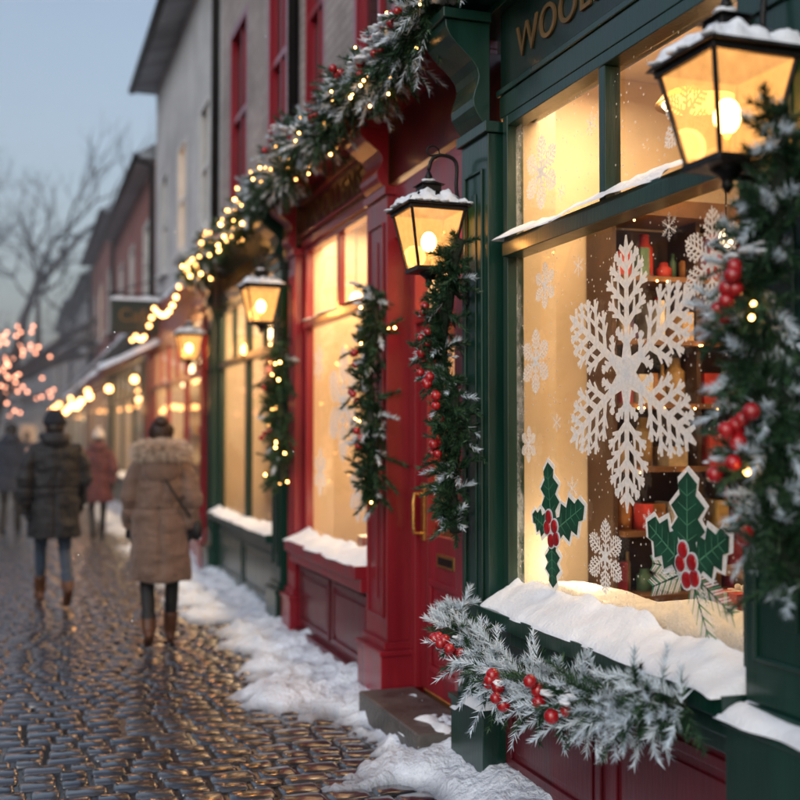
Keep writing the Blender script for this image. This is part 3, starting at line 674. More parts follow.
gift(r,2.4,7.3,.121,.16,.75,'it3','it0'); gift(r,2.38,6.8,.121,.14,.85,'it0','it3')
for y in(6.9,7.5,8.1): r.ell((2.42,y,2.6),(.05,.05,.06),'lamp',12,8); r.tube([(2.42,y,3.3),(2.42,y,2.65)],.004,'iron',5)
r.obj('interior',E)
area('ceiling_light',(2.45,7.4,3.2),48,WARM,.4,1.8,(0,0,0),E)
area('ceiling_light_b',(2.9,5.6,3.2),42,WARM,.9,.9,(0,0,0),E)
point('display_light',(2.38,7.7,1.0),8,(1,.72,.45),.1,E)
cu=bpy.data.curves.new('fascia_lettering','FONT'); cu.body='WOOLLENS'; cu.size=.24; cu.extrude=.004; cu.space_character=1.2
to=bpy.data.objects.new('fascia_lettering',cu); to.location=(2.044,8.2,3.13); to.rotation_euler=(R(90),0,R(-90)); SC.collection.objects.link(to); to.parent=E
cu.materials.append(MT['gold'])
st=G(); st.box(1.80,2.13,5.0,5.97,-.03,.148,'stone'); st.obj('stone_doorstep',None,.012,3)
s2=G(); snow_strip(s2,1.81,2.1,5.0,5.3,.146,.04,seed=31,cov=.5); so=s2.obj('doorstep_snow')
# ---------------------------------------------------------------- GENERIC SHOP / HOUSE
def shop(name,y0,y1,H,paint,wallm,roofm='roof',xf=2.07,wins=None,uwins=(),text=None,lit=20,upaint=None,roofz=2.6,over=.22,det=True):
    E=empty(name); t=G();gl=G();sn=G()
    pilaster(t,y0+.04,y0+.36,xf-.11,xf+.13,2.9,paint,flute=det); pilaster(t,y1-.36,y1-.04,xf-.10,xf+.13,2.9,paint,flute=det)
    corbel(t,y0+.06,y0+.34,xf-.09,2.952,3.3,.17,paint); corbel(t,y1-.34,y1-.06,xf-.09,2.952,3.3,.17,paint)
    a,b=y0+.405,y1-.41; wins=wins or 2; w=(b-a)/wins
    for i in range(wins):
        bigwindow(t,gl,xf,a+i*w+.005,a+(i+1)*w-.005,.75,2.9,2.3,paint,dp=.03,fw=.04)
        panel(t,xf-.04,a+i*w+.06,a+(i+1)*w-.06,.16,.56,paint)
    t.box(xf-.15,xf+.12,a,b,.68,.749,paint); t.box(xf-.04,xf+.12,a+.001,b-.001,0,.679,paint)
    t.box(xf-.03,xf+.13,y0+.03,y1-.03,2.953,3.36,paint)
    t.box(xf-.22,xf+.13,y0+.01,y1-.01,3.361,3.43,paint)
    t.obj('shopfront',E,.006,1); gl.obj('glass',E)
    wb=G(); op=[tuple(u[:4]) for u in uwins]
    wall(wb,xf+.05,xf+.3,y0,y1,3.431,H,op,wallm)
    wb.box(xf+.301,xf+4.0,y1-.25,y1-.001,0,H-.01,wallm); wb.box(xf+.301,xf+4.0,y0+.001,y0+.25,0,H-.01,wallm)
    wb.add([(xf+.302,y1-.251,H),(xf+8,y1-.251,H),(xf+4.2,y1-.251,H+roofz-.05),(xf+.302,y1-.001,H),(xf+8,y1-.001,H),(xf+4.2,y1-.001,H+roofz-.05)],[(0,1,2),(5,4,3)],wallm)
    wb.obj('wall',E)
    if uwins:
        uw=G();ug=G()
        for u in uwins: upper_window(uw,ug,xf+.1,u[0],u[1],u[2],u[3],upaint or 'wtrim',lit=(len(u)>4 and u[4]))
        uw.obj('upper_windows',E,.004,1); ug.obj('upper_glass',E)
    rf=G(); X0=xf-over; rf.prism([(X0,H+.001),(X0,H+.09),(xf+4.2,H+roofz),(xf+8.4,H+.09),(xf+8.4,H+.001)],y0-.0,y1+.12,roofm)
    rf.tube([(X0-.05,y0,H+.02),(X0-.05,(y0+y1)/2,H+.02),(X0-.05,y1+.1,H+.02)],.06,'iron',8,up=(1,0,0))
    rf.tube([(xf-.0,y0+.12,3.5),(xf-.0,y0+.12,H-.1),(X0,y0+.12,H)],.045,'iron',8); rf.obj('roof',E)
    snow_strip(sn,xf-.24,xf+.04,y0,y1,3.427,.10,seed=y0,res=.05)
    snow_strip(sn,xf-.16,xf-.03,a,b,.747,.07,seed=y0+1,res=.04,back=.6)
    sn.obj('snow_on_ledges',E)
    r=G(); room(r,xf+.135,xf+2.6,y0+.3,y1-.3,3.3)
    r.box(xf+.032,xf+.134,b+.002,b+.03,.76,2.89,'cream'); r.box(xf+.135,xf+.22,b+.002,y1-.302,.121,3.29,'cream')
    for z in(.7,1.2,1.7,2.2): r.box(xf+.9,xf+1.15,a+.1,b-.1,z-.03,z,'wood'); goods(r,a+.15,b-.15,xf+.95,z,'y',.2,.4)
    for z in(.6,1.1,1.6,2.1): r.box(xf+.5,xf+2.4,y1-.6,y1-.31,z-.03,z,'wood'); goods(r,xf+.5,xf+2.3,y1-.33,z,'x',.2,.35)
    for i in range(wins*3):
        yy=a+(i+.5)*w/3; zz=2.1+.7*random.random(); r.ell((xf+.45,yy,zz),(.06,.06,.07),'lamp',10,7); r.tube([(xf+.45,yy,3.3),(xf+.45,yy,zz+.06)],.004,'iron',5)
    r.obj('interior',E)
    area('ceiling_light',(xf+.6,(y0+y1)/2,3.2),lit,WARM,.6,(y1-y0)*.6,(0,0,0),E)
    if text:
        cu=bpy.data.curves.new('fascia_lettering','FONT'); cu.body=text; cu.size=.22; cu.extrude=.004; cu.space_character=1.15
        to=bpy.data.objects.new('fascia_lettering',cu); to.location=(xf-.035,y1-.5,3.07); to.rotation_euler=(R(90),0,R(-90)); SC.collection.objects.link(to); to.parent=E
        cu.materials.append(MT['gold'])
    return E
shop('green_shop_building',8.6,12.4,8.6,'green','wbrick',wins=2,text='TOYS & BOOKS',lit=110,uwins=[(9.15,9.95,3.95,5.9),(10.9,11.9,3.95,5.9),(9.15,9.95,6.6,8.2),(10.9,11.9,6.6,8.2)],upaint='red')
shop('cream_house',12.42,18.8,7.3,'red','cbrick',wins=3,text='BAKERY',lit=200,uwins=[(13.2,14.1,4.1,5.7),(15.2,16.1,4.1,5.7,True),(17.2,18.1,4.1,5.7)],upaint='wtrim',over=.3)
shop('red_brick_house',18.82,27.2,6.2,'dgreen','rbrick',wins=3,lit=220,uwins=[(19.8,20.8,4.0,5.4),(22.5,23.5,4.0,5.4),(25,26,4.0,5.4)],det=False,roofz=3)
shop('red_brick_house',27.22,36.2,6.9,'dred','rbrick',wins=3,lit=220,uwins=[(28.5,29.5,4.2,5.8),(31.5,32.5,4.2,5.8,True),(34,35,4.2,5.8)],det=False,roofz=3)
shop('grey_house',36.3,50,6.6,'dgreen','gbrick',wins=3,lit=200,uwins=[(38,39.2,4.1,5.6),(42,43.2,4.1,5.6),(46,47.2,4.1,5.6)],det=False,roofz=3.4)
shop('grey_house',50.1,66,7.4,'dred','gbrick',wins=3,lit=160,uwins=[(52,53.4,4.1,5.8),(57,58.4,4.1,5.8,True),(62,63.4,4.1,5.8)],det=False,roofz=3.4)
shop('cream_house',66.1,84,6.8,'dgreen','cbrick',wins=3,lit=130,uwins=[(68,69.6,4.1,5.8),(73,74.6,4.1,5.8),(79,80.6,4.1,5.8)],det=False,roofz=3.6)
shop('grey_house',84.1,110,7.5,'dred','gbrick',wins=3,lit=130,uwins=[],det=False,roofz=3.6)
ch=G(); ch.box(3.0,3.7,19.2,19.9,6.3,8.9,'rbrick'); ch.box(2.95,3.75,19.15,19.95,8.901,9.0,'stone'); ch.tube([(3.2,19.5,9.0),(3.2,19.5,9.35)],.1,'rbrick',10); ch.tube([(3.5,19.5,9.0),(3.5,19.5,9.35)],.1,'rbrick',10); ch.obj('brick_chimney')
def plain_house(name,x0,x1,y0,y1,H,wallm,face):
    E=empty(name); g=G(); 
    if face=='+x':
        op=[]; n=max(2,int((y1-y0)/3)); s=(y1-y0)/n
        for i in range(n):
            for z in(.9,3.9):
                if z+1.6<H: op.append((y0+i*s+s*.3,y0+i*s+s*.7,z,z+1.6))
        wall(g,x1-.3,x1,y0,y1,0,H,op,wallm)
        for o in op:
            g.box(x1-.5,x1-.45,o[0]-.1,o[1]+.1,o[2]-.1,o[3]+.1,'tyel' if (o[2]<2 and random.random()<.6) else 'dark')
            g.box(x1-.2,x1-.12,(o[0]+o[1])/2-.04,(o[0]+o[1])/2+.04,o[2],o[3],'wtrim'); g.box(x1-.2,x1-.12,o[0],o[1],o[2]+.75,o[2]+.83,'wtrim')
        g.box(x0,x1-.6,y0,y1,0,H,wallm)
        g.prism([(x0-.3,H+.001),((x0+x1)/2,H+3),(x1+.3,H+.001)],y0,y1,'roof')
    else:
        g.box(x0,x1,y0+.3,y1,0,H,wallm)
        n=max(2,int((x1-x0)/2.5)); s=(x1-x0)/n
        for i in range(n):
            for z in(.9,3.9):
                a=x0+i*s+s*.3; g.box(a-.06,a+s*.4+.06,y0+.22,y0+.299,z-.06,z+1.66,'wtrim'); g.box(a,a+s*.4,y0+.2,y0+.2195,z,z+1.6,'tyel' if random.random()<.4 else 'dark')
        k=[(x0-.2,H),((x0+x1)/2,H+3),(x1+.2,H)]; v=[(a,y0+.1,b) for a,b in k]+[(a,y1,b) for a,b in k]
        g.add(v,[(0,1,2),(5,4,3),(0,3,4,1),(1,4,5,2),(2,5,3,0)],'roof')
    g.obj('body',E)
yy=-2
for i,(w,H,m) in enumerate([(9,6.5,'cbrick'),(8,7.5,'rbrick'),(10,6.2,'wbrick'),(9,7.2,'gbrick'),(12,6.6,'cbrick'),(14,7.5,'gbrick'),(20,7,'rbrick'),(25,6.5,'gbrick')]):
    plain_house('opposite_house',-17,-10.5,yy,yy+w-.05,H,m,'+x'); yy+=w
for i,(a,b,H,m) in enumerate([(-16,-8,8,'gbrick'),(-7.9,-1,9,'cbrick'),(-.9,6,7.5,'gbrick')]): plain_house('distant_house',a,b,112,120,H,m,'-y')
# hanging sign + awning
s=G(); s.box(1.22,1.86,16.0,16.05,3.02,3.45,'dgreen'); s.box(1.20,1.88,15.99,16.06,3.45,3.475,'iron'); s.box(1.20,1.88,15.99,16.06,2.995,3.02,'iron'); s.tube([(2.0,16.025,3.56),(1.15,16.025,3.56)],.014,'iron',8)
s.tube([(1.35,16.025,3.56),(1.35,16.025,3.47)],.006,'iron',6); s.tube([(1.75,16.025,3.56),(1.75,16.025,3.47)],.006,'iron',6); s.tube([(2.0,16.025,3.85),(1.6,16.025,3.7),(1.2,16.025,3.56)],.008,'iron',6)
snow_strip(s,1.19,1.89,15.985,16.065,3.473,.06,seed=51); so=s.obj('hanging_shop_sign')
cu=bpy.data.curves.new('sign_lettering','FONT'); cu.body='Café'; cu.size=.26; cu.extrude=.004; cu.align_x='CENTER'
to=bpy.data.objects.new('sign_lettering',cu); to.location=(1.54,15.985,3.17); to.rotation_euler=(R(90),0,0); SC.collection.objects.link(to); to.parent=so; cu.materials.append(MT['gold'])
def awning(y0,y1,m):
    g=G(); g.prism([(2.0,2.95),(1.15,2.55),(1.15,2.42),(1.17,2.42),(1.17,2.53),(2.0,2.92)],y0,y1,m)
    snow_strip(g,1.13,2.0,y0-.02,y1+.02,2.55,.09,res=.06,slope=.47,seed=y0); g.obj('shop_awning')
awning(17.0,18.5,'dred'); awning(19.4,22.0,'dred'); awning(23.2,26.4,'dgreen'); awning(29,33,'dred')
# ---------------------------------------------------------------- garlands
garland('pilaster_garland',[(1.88,4.66,2.46),(1.86,4.70,2.28),(1.85,4.79,2.05),(1.85,4.80,1.88),(1.85,4.66,1.72),(1.85,4.66,1.5),(1.85,4.70,1.28),(1.86,4.66,1.14)],rad=.135,dens=190,frost=.16,frt=.35,clusters=[(.35,4),(.5,4),(.60,3),(.74,4),(.22,2)],nl=.046,nw=.0062,M=70,snow=1)
garland('pilaster_garland',[(1.88,2.40,2.42),(1.86,2.38,2.2),(1.85,2.46,1.95),(1.85,2.48,1.78),(1.85,2.41,1.60),(1.85,2.40,1.42),(1.86,2.36,1.20)],rad=.165,dens=210,frost=.36,frt=.45,clusters=[(.36,5),(.42,3),(.68,5),(.75,3),(.92,2)],lights=5,nl=.046,nw=.006,snow=2,M=74)
garland('pilaster_garland',[(1.93,6.10,2.40),(1.91,6.02,2.2),(1.90,6.10,1.9),(1.90,6.0,1.6),(1.90,6.02,1.3),(1.92,6.05,1.18)],rad=.145,dens=160,frost=.14,clusters=[(.3,3),(.5,3),(.7,3)],lights=9,nl=.05,nw=.008,M=54)
garland('pilaster_garland',[(1.90,8.32,2.25),(1.88,8.38,1.95),(1.88,8.28,1.6),(1.89,8.32,1.2)],rad=.16,dens=120,frost=.12,clusters=[(.3,3),(.6,3)],lights=20,nl=.055,nw=.011,M=44)
garland('window_sill_garland',[(1.83,4.55,.81),(1.79,4.38,.73),(1.79,4.12,.68),(1.79,3.85,.65),(1.79,3.55,.66),(1.79,3.25,.70),(1.80,3.0,.75),(1.82,2.80,.80)],rad=.185,dens=210,frost=.68,frt=.52,clusters=[(.14,4),(.20,3),(.42,4),(.48,3),(.64,4),(.70,2)],nl=.05,nw=.0058,snow=5,M=74,along=.9,ss_=1.0,br=.025)
top=[(1.80,4.1,3.95),(1.78,4.45,3.76),(1.78,4.8,3.52),(1.76,5.3,3.44),(1.76,5.9,3.52),(1.76,6.5,3.42),(1.76,7.2,3.52),(1.76,7.9,3.40),(1.76,8.6,3.48)]
garland('cornice_garland',top,rad=.21,dens=230,frost=.34,frt=.45,clusters=[(.14,3),(.19,3),(.24,3),(.3,3),(.38,3),(.5,3),(.62,3),(.75,3)],lights=66,nl=.058,nw=.0075,M=62,snow=55,light_r=.008,br=.024,ss_=1.1)
garland('cornice_garland',[(1.76,8.6,3.48),(1.76,9.5,3.34),(1.76,10.5,3.42),(1.76,11.4,3.28),(1.76,12.4,3.38)],rad=.18,dens=130,frost=.25,clusters=[(.3,2)],lights=75,nl=.065,nw=.012,M=44,snow=22,light_r=.016)
def string_lights(pts,n,r=.028,m='string',sag=.25):
    g=G(); P,_=resample(pts,n)
    for i,p in enumerate(P):
        q=p.copy(); q[2]-=sag*abs(math.sin(i*math.pi/9)); g.ell(q,r,m,8,6)
    Q=P.copy(); Q[:,2]-=np.array([sag*abs(math.sin(i*math.pi/9)) for i in range(len(P))]); Q[:,2]+=r
    g.tube(Q,.005,'iron',4); g.obj('string_lights')
string_lights([(1.72,12.5,3.36),(1.72,15,3.30),(1.72,18.5,3.2)],20,.028)
string_lights([(1.62,17,2.40),(1.0,19,2.25),(1.05,23,2.2),(1.0,27,2.2)],13,.055,sag=.12)
string_lights([(1.5,27,2.6),(1.0,33,2.5),(1.2,45,2.6),(1.4,60,2.6)],14,.06,sag=.15)
# ---------------------------------------------------------------- trees
def bare_tree(name,x,y,H,seed,lights=0,spread=1.0):
    rd=random.Random(seed); g=G(); tips=[]
    def br(p,d,L,r,lev):
        k=4; pts=[p]; rs=[r]; q=p.copy(); dd=d.copy()
        for i in range(k):
            dd=dd+np.array([rd.gauss(0,.10),rd.gauss(0,.10),.04+rd.gauss(0,.05)]); dd/=np.linalg.norm(dd); q=q+dd*L/k; pts.append(q.copy()); rs.append(r*(1-.42*(i+1)/k))
        g.tube(pts,rs,'bark',6 if lev<2 else 4,cap=False); tips.append((pts[-1],pts[2]))
        if lev>=6: return
        for i in range(3 if lev<5 else 2):
            a=rd.uniform(0,6.28); u=np.cross(dd,(0.3,.8,.2)); u/=np.linalg.norm(u); w=np.cross(dd,u)
            nd=dd*1.0+(u*math.cos(a)+w*math.sin(a))*rd.uniform(.45,.95)*spread; nd/=np.linalg.norm(nd)
            st=pts[-1] if i==0 else pts[rd.choice([2,3,4])]
            br(np.array(st),nd,L*rd.uniform(.66,.82),r*.56,lev+1)
    br(np.array([x,y,-.05]),np.array([0.02,0,1.0]),H*.26,H*.02,0)
    for i in range(lights):
        a,b=rd.choice(tips); f=rd.random(); c=a*f+b*(1-f); g.ell(c,.026,'pinkb',6,4)
    g.obj(name)
bare_tree('bare_tree',-.9,31.5,15.5,3,0,1.0)
bare_tree('bare_tree',-3.2,46,18,5,0,1.0)
bare_tree('fairy_light_tree',-1.25,20.6,5.6,9,150,1.0)
# ---------------------------------------------------------------- ground
g=G(); g.add([(-300,-60,-.018),(300,-60,-.018),(300,600,-.018),(-300,600,-.018)],[(0,1,2,3)],'ground'); g.obj('ground')
def cobbles():
    V=[];F=[];A=[]
    u=np.array([-1,-.90,-.74,0,.74,.90,1]); n=len(u); U,W=np.meshgrid(u,u,indexing='ij')
    corner=1-.10*(np.abs(U)**5*np.abs(W)**5)
    rr=np.clip(np.maximum(np.abs(U),np.abs(W)),0,1)
    edge=np.interp(rr,[0,.74,.90,1],[0,.0008,.0045,.020])
    ft=np.array([(i*n+j,(i+1)*n+j,(i+1)*n+j+1,i*n+j+1) for i in range(n-1) for j in range(n-1)])
    y=1.2; k=0
    while y<25:
        d=random.uniform(.120,.155); x=-4.2+random.uniform(-.15,0)
        while x<2.15:
            w=random.uniform(.13,.23); cx,cy=x+w/2,y+d/2
            bend=.05*math.sin(cx*.9)+.03*math.sin(cx*2.3+y*.4)
            hx,hy=w/2-.005,d/2-.005; h0=random.uniform(-.0022,.0022)-.009*float(fbm(cx*.8,cy*.8,2)); tx,ty=random.uniform(-.0022,.0022),random.uniform(-.0016,.0016)
            rag=rng.uniform(-.0035,.0035,U.shape)*(rr>.5)
            Z=h0+tx*U+ty*W-edge-.0012*(U**2+W**2)+rng.uniform(-.0003,.0003,U.shape)
            Xp=cx+U*hx*corner+rag; Yp=cy+bend+W*hy*corner+rng.uniform(-.0035,.0035,U.shape)*(rr>.5)
            V.append(np.stack([Xp,Yp,Z],-1).reshape(-1,3)); F.append(ft+k*n*n); A.append(np.full(n*n,random.random())); k+=1
            x+=w
        y+=d
    V=np.concatenate(V);F=np.concatenate(F);A=np.concatenate(A)
    me=bpy.data.meshes.new('cobblestone_street'); me.vertices.add(len(V)); me.vertices.foreach_set('co',V.ravel())
    me.loops.add(F.size); me.loops.foreach_set('vertex_index',F.ravel()); me.polygons.add(len(F)); me.polygons.foreach_set('loop_start',np.arange(len(F))*4); me.polygons.foreach_set('loop_total',np.full(len(F),4))
    me.update(calc_edges=True); me.validate(); me.polygons.foreach_set('use_smooth',np.ones(len(F),bool))
    a=me.attributes.new('rnd','FLOAT','POINT'); a.data.foreach_set('value',A); me.materials.append(MT['cobble'])
    o=bpy.data.objects.new('cobblestone_street',me); SC.collection.objects.link(o)
cobbles()
def ground_snow():
    xs=np.arange(.6,2.06,.018); ys=np.concatenate([np.arange(1.2,14,.020),np.arange(14,60,.12)])
    X,Y=np.meshgrid(xs,ys,indexing='ij')
    edge=1.38+.50*(fbm(Y*.9+3,Y*0+2,3)-.5)+.34*(fbm(Y*4,X*4,3)-.5)+.10*ss(4.9,5.3,Y)*(1-ss(6.0,6.4,Y))
    t=(X-edge)/.55
    n=fbm(X*5,Y*5,5); n2=fbm(X*22,Y*22,3); n3=fbm(X*55,Y*55,2)
    H=-.05+.12*np.clip(t*1.3+.25,0,1)**.85+.10*(n-.5)*np.clip(t+.6,0,1)*1.4+.045*(n2-.5)+.010*(n3-.5)
    H+= .05*ss(1.75,2.05,X)
    H-= .07*ss(.64,.72,fbm(X*2.4+9,Y*1.3,3))*(1-ss(1.7,1.9,X))
    H-=.07*np.exp(-((Y-5.55)/.45)**2)*np.exp(-((X-1.5)/.35)**2)
    V=np.stack([X,Y,H],-1).reshape(-1,3); nx,ny=X.shape
    F=[(i*ny+j,(i+1)*ny+j,(i+1)*ny+j+1,i*ny+j+1) for i in range(nx-1) for j in range(ny-1)]
    g=G(); g.add(V,F,'snowg',True)
    g.obj('snow_bank')
ground_snow()
# ---------------------------------------------------------------- people
def fur(g,n,cf,nl=.035,nw=.005,ms=('fur','furd')):
    P=[];D=[]
    for i in range(n): p,d=cf(); P.append(p);D.append(d)
    P=np.array(P);D=norm(np.array(D)+rng.normal(size=(n,3))*.35); sd=norm(np.cross(D,rng.normal(size=(n,3))))*nw/2
    T=P+D*nl*rng.uniform(.6,1.3,(n,1)); V=np.stack([P-sd,P+sd,T],1)
    k=rng.random(n)<.2
    for m,s in((ms[0],~k),(ms[1],k)):
        vv=V[s].reshape(-1,3); g.add(vv,np.arange(len(vv)).reshape(-1,3).tolist(),m)
def remesh(g,name,vox,smooth=3):
    o=g.obj(name); m=o.modifiers.new('r','REMESH'); m.mode='VOXEL'; m.voxel_size=vox; m.use_smooth_shade=True
    s=o.modifiers.new('s','SMOOTH'); s.factor=.5; s.iterations=smooth
    dg=bpy.context.evaluated_depsgraph_get(); me=bpy.data.meshes.new_from_object(o.evaluated_get(dg)); bpy.data.objects.remove(o)
    return me
def person(name,x,y,H=1.7,yaw=0,coat='tan',hem=.55,legs='bblk',shoes='boot',glove='bblk',hat=None,hair='hair',furhood=False,stride=.5,vox=.008,female=False,bag=False,mir=1,arm=.6,quilt=.09,qa=.012):
    E=empty(name,(x,y,0)); E.rotation_euler=(0,0,yaw); k=H/1.70; E.scale=(k,k,k)
    S=stride; sw=.17 if female else .20
    g=G(); A='skin'
    g.tube([(0,-.01,.84),(0,-.005,.93),(0,0,1.08),(0,.0,1.25),(0,-.005,1.38),(0,-.01,1.44)],[(.14,.11),(.165,.12),(.135,.10),(.155,.11),(.15,.10),(.07,.07)],A,16,up=(0,-1,0))
    g.tube([(0,-.01,1.40),(0,.0,1.46),(0,.01,1.53)],[.062,.055,.055],A,12)
    hz=1.60; g.ell((0,.01,hz),(.077,.095,.108),A,20,14); g.ell((0,.04,hz-.05),(.055,.06,.06),A,14,10)
    g.tube([(0,.10,hz+.015),(0,.118,hz-.01),(0,.125,hz-.025),(0,.10,hz-.03)],[.008,.012,.015,.01],A,8)
    for s in(-1,1): g.ell((s*.078,.0,hz-.005),(.012,.02,.032),A,10,8)
    g.ell((0,.093,hz-.055),(.024,.012,.008),A,10,8)
    for s in(-1,1):
        fw=(1 if s==mir else -1)
        if fw>0: hip=(s*.09,0,.88);kn=(s*.095,.22*S,.49);an=(s*.085,.34*S,.095);toe=(s*.09,.34*S+.13,.045);heel=(s*.085,.34*S-.05,.045)
        else: hip=(s*.09,0,.88);kn=(s*.095,.02*S,.48);an=(s*.085,-.42*S,.095+.12*S);toe=(s*.09,-.42*S+.11,.04);heel=(s*.085,-.42*S-.06,.07+.14*S)
        g.tube([hip,((hip[0]+kn[0])/2,(hip[1]+kn[1])/2,(hip[2]+kn[2])/2),kn],[.088,.076,.055],A,12)
        c=((kn[0]*.6+an[0]*.4),(kn[1]*.6+an[1]*.4)-.02,(kn[2]*.6+an[2]*.4))
        g.tube([kn,c,an],[.055,.053,.038],A,12)
        g.ell(kn,.056,A,12,8)
        g.tube([heel,an,toe],[.035,.045,.028],A,10); g.tube([heel,((heel[0]+toe[0])/2,(heel[1]+toe[1])/2,(heel[2]+toe[2])/2-.005),toe],[.036,(.042,.036),(.038,.028)],A,10)
        g.ell(heel,(.036,.036,.04),A,10,8); g.ell(toe,(.04,.05,.032),A,10,8)
        g.tube([an,(an[0]*.7+c[0]*.3,an[1]*.7+c[1]*.3,an[2]*.7+c[2]*.3),(an[0]*.4+c[0]*.6,an[1]*.4+c[1]*.6,an[2]*.4+c[2]*.6)],[.052,.055,.058],A,12)
    arms=[]
    for s in(-1,1):
        fw=-1 if s==mir else 1; a=arm*fw
        sh=np.array((s*sw,-.01,1.385)); el=np.array((s*(sw+.055),-.03+.10*a,1.12)); wr=np.array((s*(sw+.05),.05+.20*a,.89))
        g.tube([sh,(sh+el)/2,el],[.05,.045,.038],A,10); g.tube([el,(el+wr)/2,wr],[.038,.034,.026],A,10); arms.append((sh,el,wr))
        d=(wr-el)/np.linalg.norm(wr-el); side=np.array((0,1,0))-d*d[1]; side/=np.linalg.norm(side); nrm=np.cross(d,side)*s
        g.tube([wr,wr+d*.03,wr+d*.085],[(.024,.024),(.022,.036),(.020,.040)],A,12,up=tuple(nrm))
        for q,(o,l) in enumerate(((.030,.068),(.010,.078),(-.010,.072),(-.028,.056))):
            b=wr+d*.08+side*o; m1=b+d*l*.5+nrm*(-.010); e=b+d*l*.85-nrm*.03
            g.tube([b-d*.02,b,m1,e],[.0105,.011,.010,.008],A,8)
        b=wr+d*.035+side*.03; g.tube([b,b+side*.022+d*.025,b+side*.028+d*.055-nrm*.01],[.014,.012,.009],A,8)
    me=remesh(g,'body',vox,2); me.materials.clear()
    for mn in('skin',legs,shoes,glove): me.materials.append(MT[mn])
    nP=len(me.polygons); c=np.zeros(nP*3); me.polygons.foreach_get('center',c); c=c.reshape(-1,3); mi=np.zeros(nP,int)
    mi[c[:,2]<1.05]=1; mi[c[:,2]<.24]=2; mi[(np.abs(c[:,0])>sw-.01)&(c[:,2]<1.3)&(c[:,2]>.62)]=3
    me.polygons.foreach_set('material_index',mi); me.polygons.foreach_set('use_smooth',np.ones(nP,bool))
    o=bpy.data.objects.new('body',me); SC.collection.objects.link(o); o.parent=E
    e=G()
    for s in(-1,1): e.ell((s*.03,.088,hz+.01),.012,'eyew',10,8); e.ell((s*.03,.098,hz+.01),.006,'bblk',8,6)
    e.obj('eyes',E)
    g=G()
    zz=[hem,hem+.15,.82,.95,1.08,1.22,1.34,1.40,1.45,1.49]
    if female: rx=[.235,.23,.22,.205,.185,.195,.20,.175,.12,.09]; ry=[.19,.185,.175,.16,.14,.145,.145,.13,.105,.09]
    else: rx=[.235,.232,.225,.215,.21,.22,.225,.20,.12,.085]; ry=[.18,.178,.17,.16,.15,.155,.155,.14,.11,.09]
    g.tube([(0,.01 if z<1 else -.005,z) for z in zz],list(zip(rx,ry)),A,26,up=(0,-1,0))
    for sh,el,wr in arms:
        sh2=sh-np.array((sh[0]*.12,0,.01)); s=np.sign(sh[0])
        g.tube([sh2-np.array((s*.06,0,0)),sh2,(sh2+el)/2+np.array((s*.012,0,0)),el+np.array((s*.008,0,0)),(el+wr)/2,wr-(wr-el)*.04],[.07,.082,.078,.07,.062,.055],A,16)
    me=remesh(g,'coat',max(vox,.010),4); me.materials.clear(); me.materials.append(MT[coat])
    nV=len(me.vertices); co=np.zeros(nV*3); me.vertices.foreach_get('co',co); co=co.reshape(-1,3); no=np.zeros(nV*3); me.vertices.foreach_get('normal',no); no=no.reshape(-1,3)
    an=np.arctan2(co[:,0],co[:,1])
    dsp=qa*(np.abs(np.sin(co[:,2]*math.pi/quilt+.9*fbm(an*2,co[:,2]*3,2)))**.5-.6)+.034*(fbm(an*3.5+7,co[:,2]*5,4)-.5)+.032*(fbm(co[:,0]*9,co[:,2]*14,3)-.5)
    dsp-=.012*np.exp(-((co[:,2]-1.04)/.012)**2)+.006*np.exp(-(co[:,0]/.008)**2)*(co[:,1]<0)
    co+=no*dsp[:,None]; me.vertices.foreach_set('co',co.ravel()); me.update()
    me.polygons.foreach_set('use_smooth',np.ones(len(me.polygons),bool))
    o=bpy.data.objects.new('coat',me); SC.collection.objects.link(o); o.parent=E
    h=G()
    if hat:
        h.ell((0,.0,hz+.035),(.096,.108,.105),hat,20,14); h.tube([(0,.0,hz+.0),(0,.0,hz+.045)],[(.101,.112),(.101,.112)],hat,24,up=(0,-1,0))
        h.ell((0,-.03,hz-.03),(.082,.085,.07),hair,16,10)
        if hat=='knit': h.ell((0,0,hz+.15),.035,hat,12,8)
    else:
        h.ell((0,-.015,hz+.015),(.090,.100,.108),hair,20,14); h.ell((0,-.045,hz-.05),(.075,.07,.09),hair,16,10)
        if female:
            h.ell((0,-.075,hz+.095),(.055,.05,.047),hair,14,10)
        def cf():
            v=norm(rng.normal(size=3)); v[1]=-abs(v[1])*.9; v[2]=abs(v[2]) if random.random()<.7 else v[2]
            return np.array((0,-.015,hz+.015))+v*np.array((.088,.098,.105)),np.array((v[0]*.5,v[1]*.5,-.8))
        fur(h,900,cf,.04,.003,(hair,hair))
    h.obj('hair',E)
    if furhood:
        h=G(); fz=1.465
        pts=[]
        for a in np.linspace(0,2*math.pi,28):
            pts.append((.150*math.sin(a),-.05-.125*math.cos(a)*1.0,fz+.02*math.cos(a)))
        h.tube(pts,.05,'furd',12,cap=False)
        def cf():
            a=random.uniform(0,6.283); c=np.array((.150*math.sin(a),-.05-.125*math.cos(a),fz+.02*math.cos(a))); ro=np.array((math.sin(a),-math.cos(a),0)); b=random.uniform(0,6.283)
            d=ro*math.cos(b)+np.array((0,0,1))*math.sin(b); return c+d*.042,d
        fur(h,9500,cf,.060,.005); h.obj('fur_hood_trim',E)
        h=G(); h.ell((0,-.12,1.34),(.14,.07,.11),coat,18,12); h.obj('hood',E)
    elif coat!='tan':
        h=G(); h.ell((0,-.10,1.46),(.125,.08,.075),coat,18,12); h.tube([(.105*math.sin(a),-.01-.10*math.cos(a),1.495) for a in np.linspace(0,2*math.pi,20)],.035,coat,10,cap=False); h.obj('hood',E)
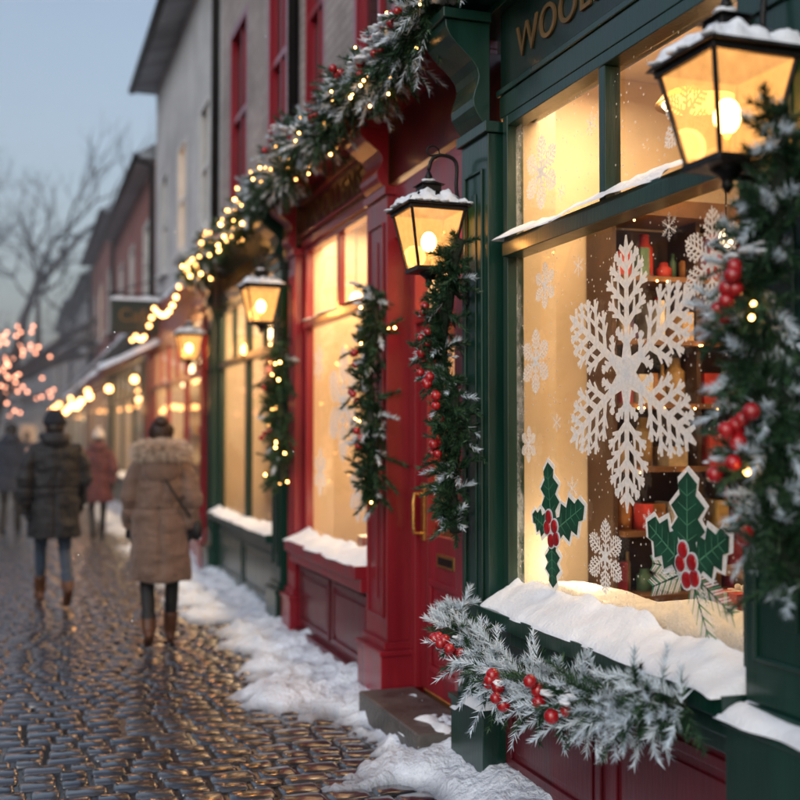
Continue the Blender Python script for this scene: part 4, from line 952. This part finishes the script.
    if bag:
        h=G(); P=[(-.13,-.02,1.46),(-.09,-.135,1.42),(.02,-.165,1.28),(.13,-.165,1.10),(.225,-.08,.97)]
        pp,_=resample(P,26); h.tube(pp,[(.013,.005)]*26,'bblk',8); h.ell((.27,.0,.88),(.05,.11,.09),'bblk',16,10); h.obj('shoulder_bag',E)
    return E
person('pedestrian_woman',1.0,8.43,1.67,yaw=R(-4),coat='tan',hem=.50,furhood=True,hair='hair',female=True,stride=.42,bag=True,mir=1,arm=.35,vox=.007,quilt=.22,qa=.007)
person('pedestrian_man',.31,10.8,1.77,yaw=R(5),coat='blackc',hem=.60,legs='jeans',shoes='boot',glove='bblk',hair='hairb',hat='dknit',stride=.75,mir=-1,arm=.5,vox=.008,quilt=.2,qa=.007)
person('pedestrian_woman',1.12,17.2,1.62,yaw=R(3),coat='maroon',hem=.6,legs='bblk',shoes='bblk',hat='knit',female=True,stride=.5,vox=.012)
person('pedestrian_man',-.12,18.4,1.74,yaw=R(-6),coat='navy',hem=.68,legs='bblk',shoes='bblk',hair='hairb',stride=.6,vox=.012)
person('pedestrian_man',-.2,27,1.78,yaw=R(0),coat='blackc',hem=.7,legs='jeans',shoes='bblk',hair='hairb',stride=.6,vox=.016)
person('pedestrian_woman',.55,26,1.64,yaw=R(8),coat='maroon',hem=.6,legs='bblk',shoes='bblk',hair='hair',female=True,stride=.5,vox=.016)
person('pedestrian_woman',.2,34,1.64,yaw=R(8),coat='tan',hem=.6,legs='bblk',shoes='bblk',hair='hair',female=True,stride=.5,vox=.016)
# ---------------------------------------------------------------- falling snow
g=G()
n=220; P=np.stack([rng.uniform(-6,1.75,n),rng.uniform(3.2,20,n),rng.uniform(0,7,n)],1)
for p in P: g.ell(p,random.uniform(.002,.004)*(1+p[1]*.04),'snow',5,4)
g.obj('falling_snow')
# ---------------------------------------------------------------- mist filling the far street
m,t,o=nt('mist'); v=N(t,'ShaderNodeVolumeScatter'); v.inputs['Color'].default_value=(.88,.94,1,1); v.inputs['Density'].default_value=.015; v.inputs['Anisotropy'].default_value=.3
t.links.new(v.outputs[0],o.inputs['Volume']); MT['mist']=m
g=G(); g.box(-40,30,13.2,135,-.2,12,'mist'); g.obj('winter_mist')
# ---------------------------------------------------------------- light
w=bpy.data.worlds.new('World'); SC.world=w; w.use_nodes=True; t=w.node_tree; t.nodes.clear()
sk=N(t,'ShaderNodeTexSky',sky_type='NISHITA'); sk.sun_disc=False; sk.sun_elevation=R(34); sk.sun_rotation=R(225); sk.air_density=1.4; sk.dust_density=2.6; sk.ozone_density=3.0
hs=N(t,'ShaderNodeHueSaturation'); hs.inputs['Saturation'].default_value=.74; hs.inputs['Value'].default_value=1.18; t.links.new(sk.outputs[0],hs.inputs['Color'])
bg=N(t,'ShaderNodeBackground'); bg.inputs[1].default_value=.15; t.links.new(hs.outputs[0],bg.inputs[0])
wo=N(t,'ShaderNodeOutputWorld'); t.links.new(bg.outputs[0],wo.inputs[0])
l=bpy.data.lights.new('sun','SUN'); l.energy=.1; l.angle=R(20); l.color=(.84,.91,1); o=bpy.data.objects.new('sun',l)
az=R(225); el=R(34); dv=Vector((math.sin(az)*math.cos(el),math.cos(az)*math.cos(el),math.sin(el))); o.rotation_euler=dv.to_track_quat('Z','Y').to_euler(); SC.collection.objects.link(o)
# ---------------------------------------------------------------- camera
c=bpy.data.cameras.new('camera'); c.lens=50; c.sensor_width=36; c.clip_end=2000; c.clip_start=.05
c.dof.use_dof=True; c.dof.focus_distance=4.3; c.dof.aperture_fstop=1.4
o=bpy.data.objects.new('camera',c); o.location=(0,0,1.57); o.rotation_euler=(R(90+1.8),0,R(-18.9)); SC.collection.objects.link(o); SC.camera=o
SC.view_settings.view_transform='Standard'; SC.view_settings.look='None'; SC.view_settings.exposure=0
